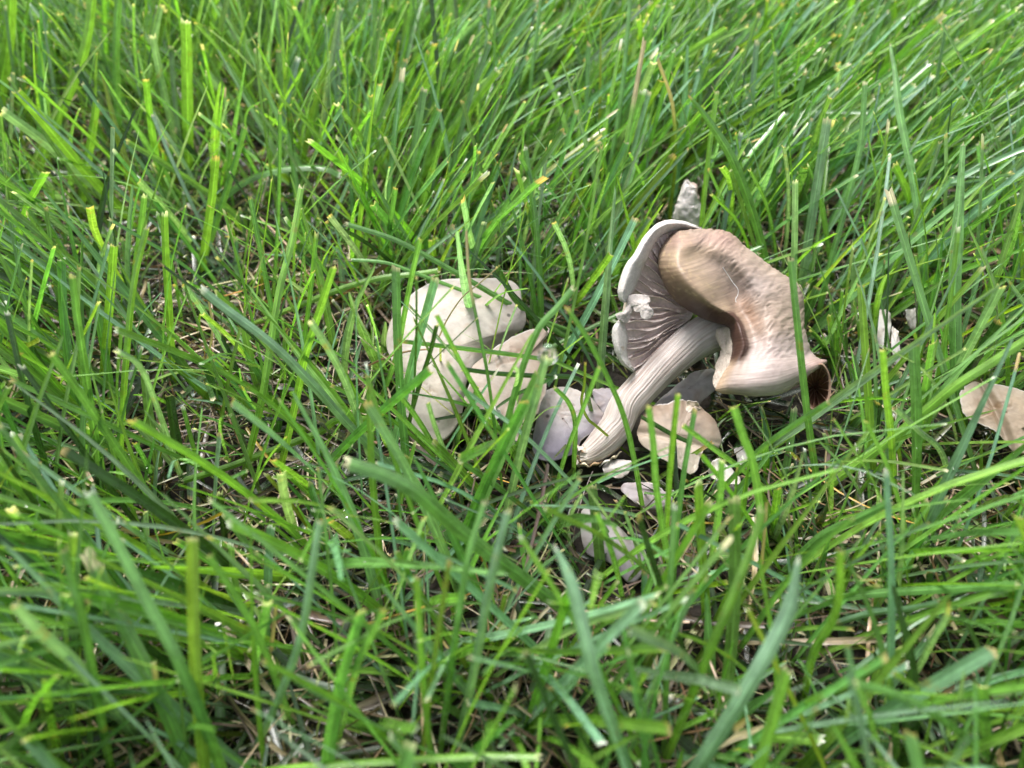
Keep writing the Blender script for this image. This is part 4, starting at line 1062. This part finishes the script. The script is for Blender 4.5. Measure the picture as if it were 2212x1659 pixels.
NB = 0
parts_g, dew_spots = [], []
def add_blades(n_til, per, Lr, tilt_mu, tilt_sd, curv_r, wr, weights, m_, across, mow, cutp, dim=1.0, field=1.0, spread=.95):
    global NB
    # tillers: a few blades share one foot and fan out
    tx = rng.uniform(-.50, .50, n_til * 3); ty = rng.uniform(-.01, .72, n_til * 3)
    ok = frustum_mask(tx, ty, .05); tx, ty = tx[ok][:n_til], ty[ok][:n_til]
    dens = .5 + .5 * fbm(np.stack([tx * 22, ty * 22, 0 * tx], -1), 401, 3)
    ok = rng.uniform(size=len(tx)) < .45 + .9 * dens; tx, ty = tx[ok], ty[ok]
    k = rng.integers(per[0], per[1] + 1, len(tx))
    bx = np.repeat(tx, k) + rng.normal(0, .0018, k.sum()); by = np.repeat(ty, k) + rng.normal(0, .0018, k.sum())
    n_ = len(bx)
    gpx, gpy, _ = project(np.stack([bx, by, 0 * bx], -1))
    lx, ly = lean_field(np.clip(gpx, 0, PW), np.clip(gpy, 0, PH))
    jx = np.repeat(rng.normal(0, .30, len(tx)), k) + rng.normal(0, .34 * spread, n_)
    jy = np.repeat(rng.normal(0, .25, len(tx)), k) + rng.normal(0, .34 * spread, n_)
    vx, vy = lx * field + jx, ly * field + jy
    az = np.arctan2(vy, vx); mag = np.hypot(vx, vy)
    tilt = np.clip(tilt_mu + tilt_sd * (mag - .4), .03, 1.5)
    L = rng.uniform(Lr[0], Lr[1], n_); w = wr[0] + (wr[1] - wr[0]) * rng.uniform(0, 1, n_) ** 1.5
    curv = rng.uniform(curv_r[0], curv_r[1], n_) ** 2 * 1.0
    mw = None if mow is None else rng.normal(mow, .008, n_).clip(.02)
    P, S = grow(bx, by, L, tilt, az, curv, w, rng.normal(0, .6, n_), rng.normal(0, .5, n_), m_, mw, rng.normal(0, .25, n_))
    strict = rng.uniform(size=n_)
    bad = hidden_by(P, strict)
    i = np.where(bad)[0]
    P[i] = P[i, :1] + (P[i] - P[i, :1]) * .42
    bad2 = np.zeros(n_, bool); bad2[i] = hidden_by(P[i], strict[i])
    d = ((P - CAM) @ FWD).min(1)
    keep = ~bad2 & (d > .105)
    P, S, w = P[keep], S[keep], w[keep]
    ss = np.linspace(0, 1, m_)
    C, idx, names = colours(len(P), m_, weights, ss)
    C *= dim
    W = dress_tips(P, C, w, cutp)
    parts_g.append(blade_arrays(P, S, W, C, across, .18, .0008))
    dew_spots.append((P, S))
    NB += len(P)

GREENS = {'bright': .34, 'mid': .33, 'blue': .26, 'dark': .05, 'yellow': .012}
add_blades(2900, (2, 4), (.072, .130), .34, .40, (.1, .72), (.0013, .0036), GREENS, 10, 5, .075, .58)
add_blades(4200, (1, 2), (.05, .11), .42, .48, (.2, .85), (.0008, .0017), GREENS, 9, 3, .072, .52)
add_blades(4200, (1, 3), (.022, .060), 1.0, .35, (.1, .8), (.0010, .0028), {'blue': .18, 'mid': .24, 'dark': .46, 'olive': .08, 'yellow': .04}, 7, 3, None, .5, dim=.42, spread=2.2, field=.4)  # low layer: colours dimmed to stand in for shade between the blades

add_blades(650, (1, 1), (.025, .075), 1.0, .4, (.2, .9), (.0005, .0015), {'straw': .65, 'olive': .2, 'rust': .15}, 8, 3, None, .3, spread=2.2, field=.3)

def join(parts):
    off = 0; Vs, Fs, Cs, Us = [], [], [], []
    for V, F, C, UV in parts:
        Vs.append(V); Fs.append(F + off); Cs.append(C); Us.append(UV); off += len(V)
    return np.concatenate(Vs), np.concatenate(Fs), np.concatenate(Cs), np.concatenate(Us)
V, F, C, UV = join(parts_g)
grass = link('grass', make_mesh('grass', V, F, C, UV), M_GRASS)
grass['kind'] = 'stuff'; tag(grass, 'dense fresh green mown lawn grass wet with dew', 'grass')

# lawn going on all round, simpler blades
n_ = 46000
r = np.sqrt(rng.uniform(0, 1, n_)) * 1.45; t_ = rng.uniform(0, 6.2832, n_)
bx, by = r * np.cos(t_), .3 + r * np.sin(t_)
ok = ~frustum_mask(bx, by, .045) & ~((np.hypot(bx, by) < .05)); bx, by = bx[ok], by[ok]; n_ = len(bx)
P, S = grow(bx, by, rng.uniform(.06, .115, n_), rng.uniform(.1, .9, n_), rng.uniform(0, 6.28, n_), rng.uniform(0, .8, n_), None, rng.normal(0, .6, n_), rng.normal(0, .4, n_), 5, rng.normal(.072, .008, n_).clip(.02))
near = ((P - CAM) @ FWD); px, py, d = project(P)
seen = ((d > 0.01) & (d < .12) & (np.abs(px - PW / 2) < PW * .6) & (np.abs(py - PH / 2) < PH * .6)).any(1)
P, S = P[~seen], S[~seen]; n_ = len(P)
C, *_ = colours(n_, 5, GREENS, np.linspace(0, 1, 5))
W = dress_tips(P, C, rng.uniform(.002, .0042, n_), .75)
V, F, C, UV = blade_arrays(P, S, W, C, 3, .18, .0006)
far = link('surrounding_grass', make_mesh('surrounding_grass', V, F, C, UV), M_GRASS)
far['kind'] = 'stuff'; tag(far, 'lawn grass continuing all around the mushrooms', 'grass')

# dry thatch on the soil
n_ = 16000
bx = rng.uniform(-.5, .5, n_ * 2); by = rng.uniform(-.01, .72, n_ * 2)
ok = frustum_mask(bx, by, .05); bx, by = bx[ok][:n_], by[ok][:n_]; n_ = len(bx)
z0 = rng.uniform(.0, .011, n_)
P, S = grow(bx, by, rng.uniform(.015, .06, n_), rng.normal(1.5, .16, n_), rng.uniform(0, 6.28, n_), rng.normal(0, .25, n_), None, rng.normal(0, 1, n_), rng.normal(0, 1.5, n_), 8, None, rng.normal(0, .5, n_), z0)
bad = hidden_by(P, np.full(n_, .5)); P, S = P[~bad], S[~bad]; n_ = len(P)
C, *_ = colours(n_, 8, {'straw': .26, 'rust': .12, 'brown': .55, 'orange': .01, 'olive': .07}, np.linspace(0, 1, 8))
V, F, C, UV = blade_arrays(P, S, rng.choice([.0004, .0007, .0011, .0019], n_, p=[.4, .38, .17, .05])[:, None] * np.ones((1, 8)), C, 3, .2, .0005)
th = link('thatch', make_mesh('thatch', V, F, C, UV), M_STRAW)
th['kind'] = 'stuff'; tag(th, 'dry brown and straw-coloured thatch under the grass', 'thatch')

# dew on the blades
ico_v, ico_f = [], []
ph_ = (1 + 5 ** .5) / 2
iv = normalize(np.array([(-1, ph_, 0), (1, ph_, 0), (-1, -ph_, 0), (1, -ph_, 0), (0, -1, ph_), (0, 1, ph_), (0, -1, -ph_), (0, 1, -ph_), (ph_, 0, -1), (ph_, 0, 1), (-ph_, 0, -1), (-ph_, 0, 1)], float))
if_ = np.array([(0,11,5),(0,5,1),(0,1,7),(0,7,10),(0,10,11),(1,5,9),(5,11,4),(11,10,2),(10,7,6),(7,1,8),(3,9,4),(3,4,2),(3,2,6),(3,6,8),(3,8,9),(4,9,5),(2,4,11),(6,2,10),(8,6,7),(9,8,1)])
def subdivide(v, f):
    v = list(map(tuple, v)); cache = {}; out = []
    def mid(a, b):
        k = (min(a, b), max(a, b))
        if k not in cache:
            p = normalize((np.array(v[a]) + np.array(v[b])) / 2); v.append(tuple(p)); cache[k] = len(v) - 1
        return cache[k]
    for a, b, c in f:
        ab, bc, ca = mid(a, b), mid(b, c), mid(c, a)
        out += [(a, ab, ca), (b, bc, ab), (c, ca, bc), (ab, bc, ca)]
    return np.array(v), np.array(out)
DV, DF = [], []
sel_n = 0
for (P, S), share in zip(dew_spots, (3600, 400, 3000, 50)):
    b = rng.integers(0, len(P), share); k = rng.integers(2, P.shape[1] - 1, share)
    T = normalize(P[b, k] - P[b, k - 1]); sN = np.cross(T, S[b, k]); sN *= np.sign(sN[:, 2:3] + 1e-9)
    rad = rng.uniform(.00012, .00034, share) * np.where(rng.uniform(size=share) < .05, 2.0, 1)
    c = P[b, k] + S[b, k] * rng.uniform(-.0008, .0008, (share, 1)) + sN * (rad[:, None] * .6 + .00025)
    vv = c[:, None] + iv[None] * rad[:, None, None] * np.array([1, 1, .85])
    DV.append(vv.reshape(-1, 3)); DF.append((if_[None] + (sel_n + np.arange(share))[:, None, None] * len(iv)).reshape(-1, 3)); sel_n += share
dew = link('dew', make_mesh('dew', np.concatenate(DV), np.concatenate(DF)), M_DROP)
dew['kind'] = 'stuff'; tag(dew, 'fine dew droplets beading on the grass blades', 'dew')
# the one big drop hanging on a blade tip, and a few that show singly
iv2, if2 = subdivide(*subdivide(iv, if_))
def water_drop(c, r, label, squash=.9, pointed=0):
    v = iv2.copy(); 
    v[:, 2] = np.where(v[:, 2] > 0, v[:, 2] * (1 + pointed), v[:, 2] * squash)
    v[:, :2] *= np.where(v[:, 2:3] > 0, 1 - .45 * pointed * np.clip(v[:, 2:3], 0, 1), 1)
    o = link('water_drop', make_mesh('water_drop', v * r, if2), M_DROP, None, c)
    tag(o, label, 'water drop', 'larger water drops on the grass')
water_drop(DROP_AT, .0026, 'large clear water drop on the tip of a blurred blade by the peach-cream cap', pointed=.5)
water_drop(at_z(197., 600., .030), .0019, 'clear water drop on a blade near the left edge of the lawn')
water_drop(at_z(746., 1108., .022), .0015, 'round silvery water drop on a fallen blade in lower left middle')
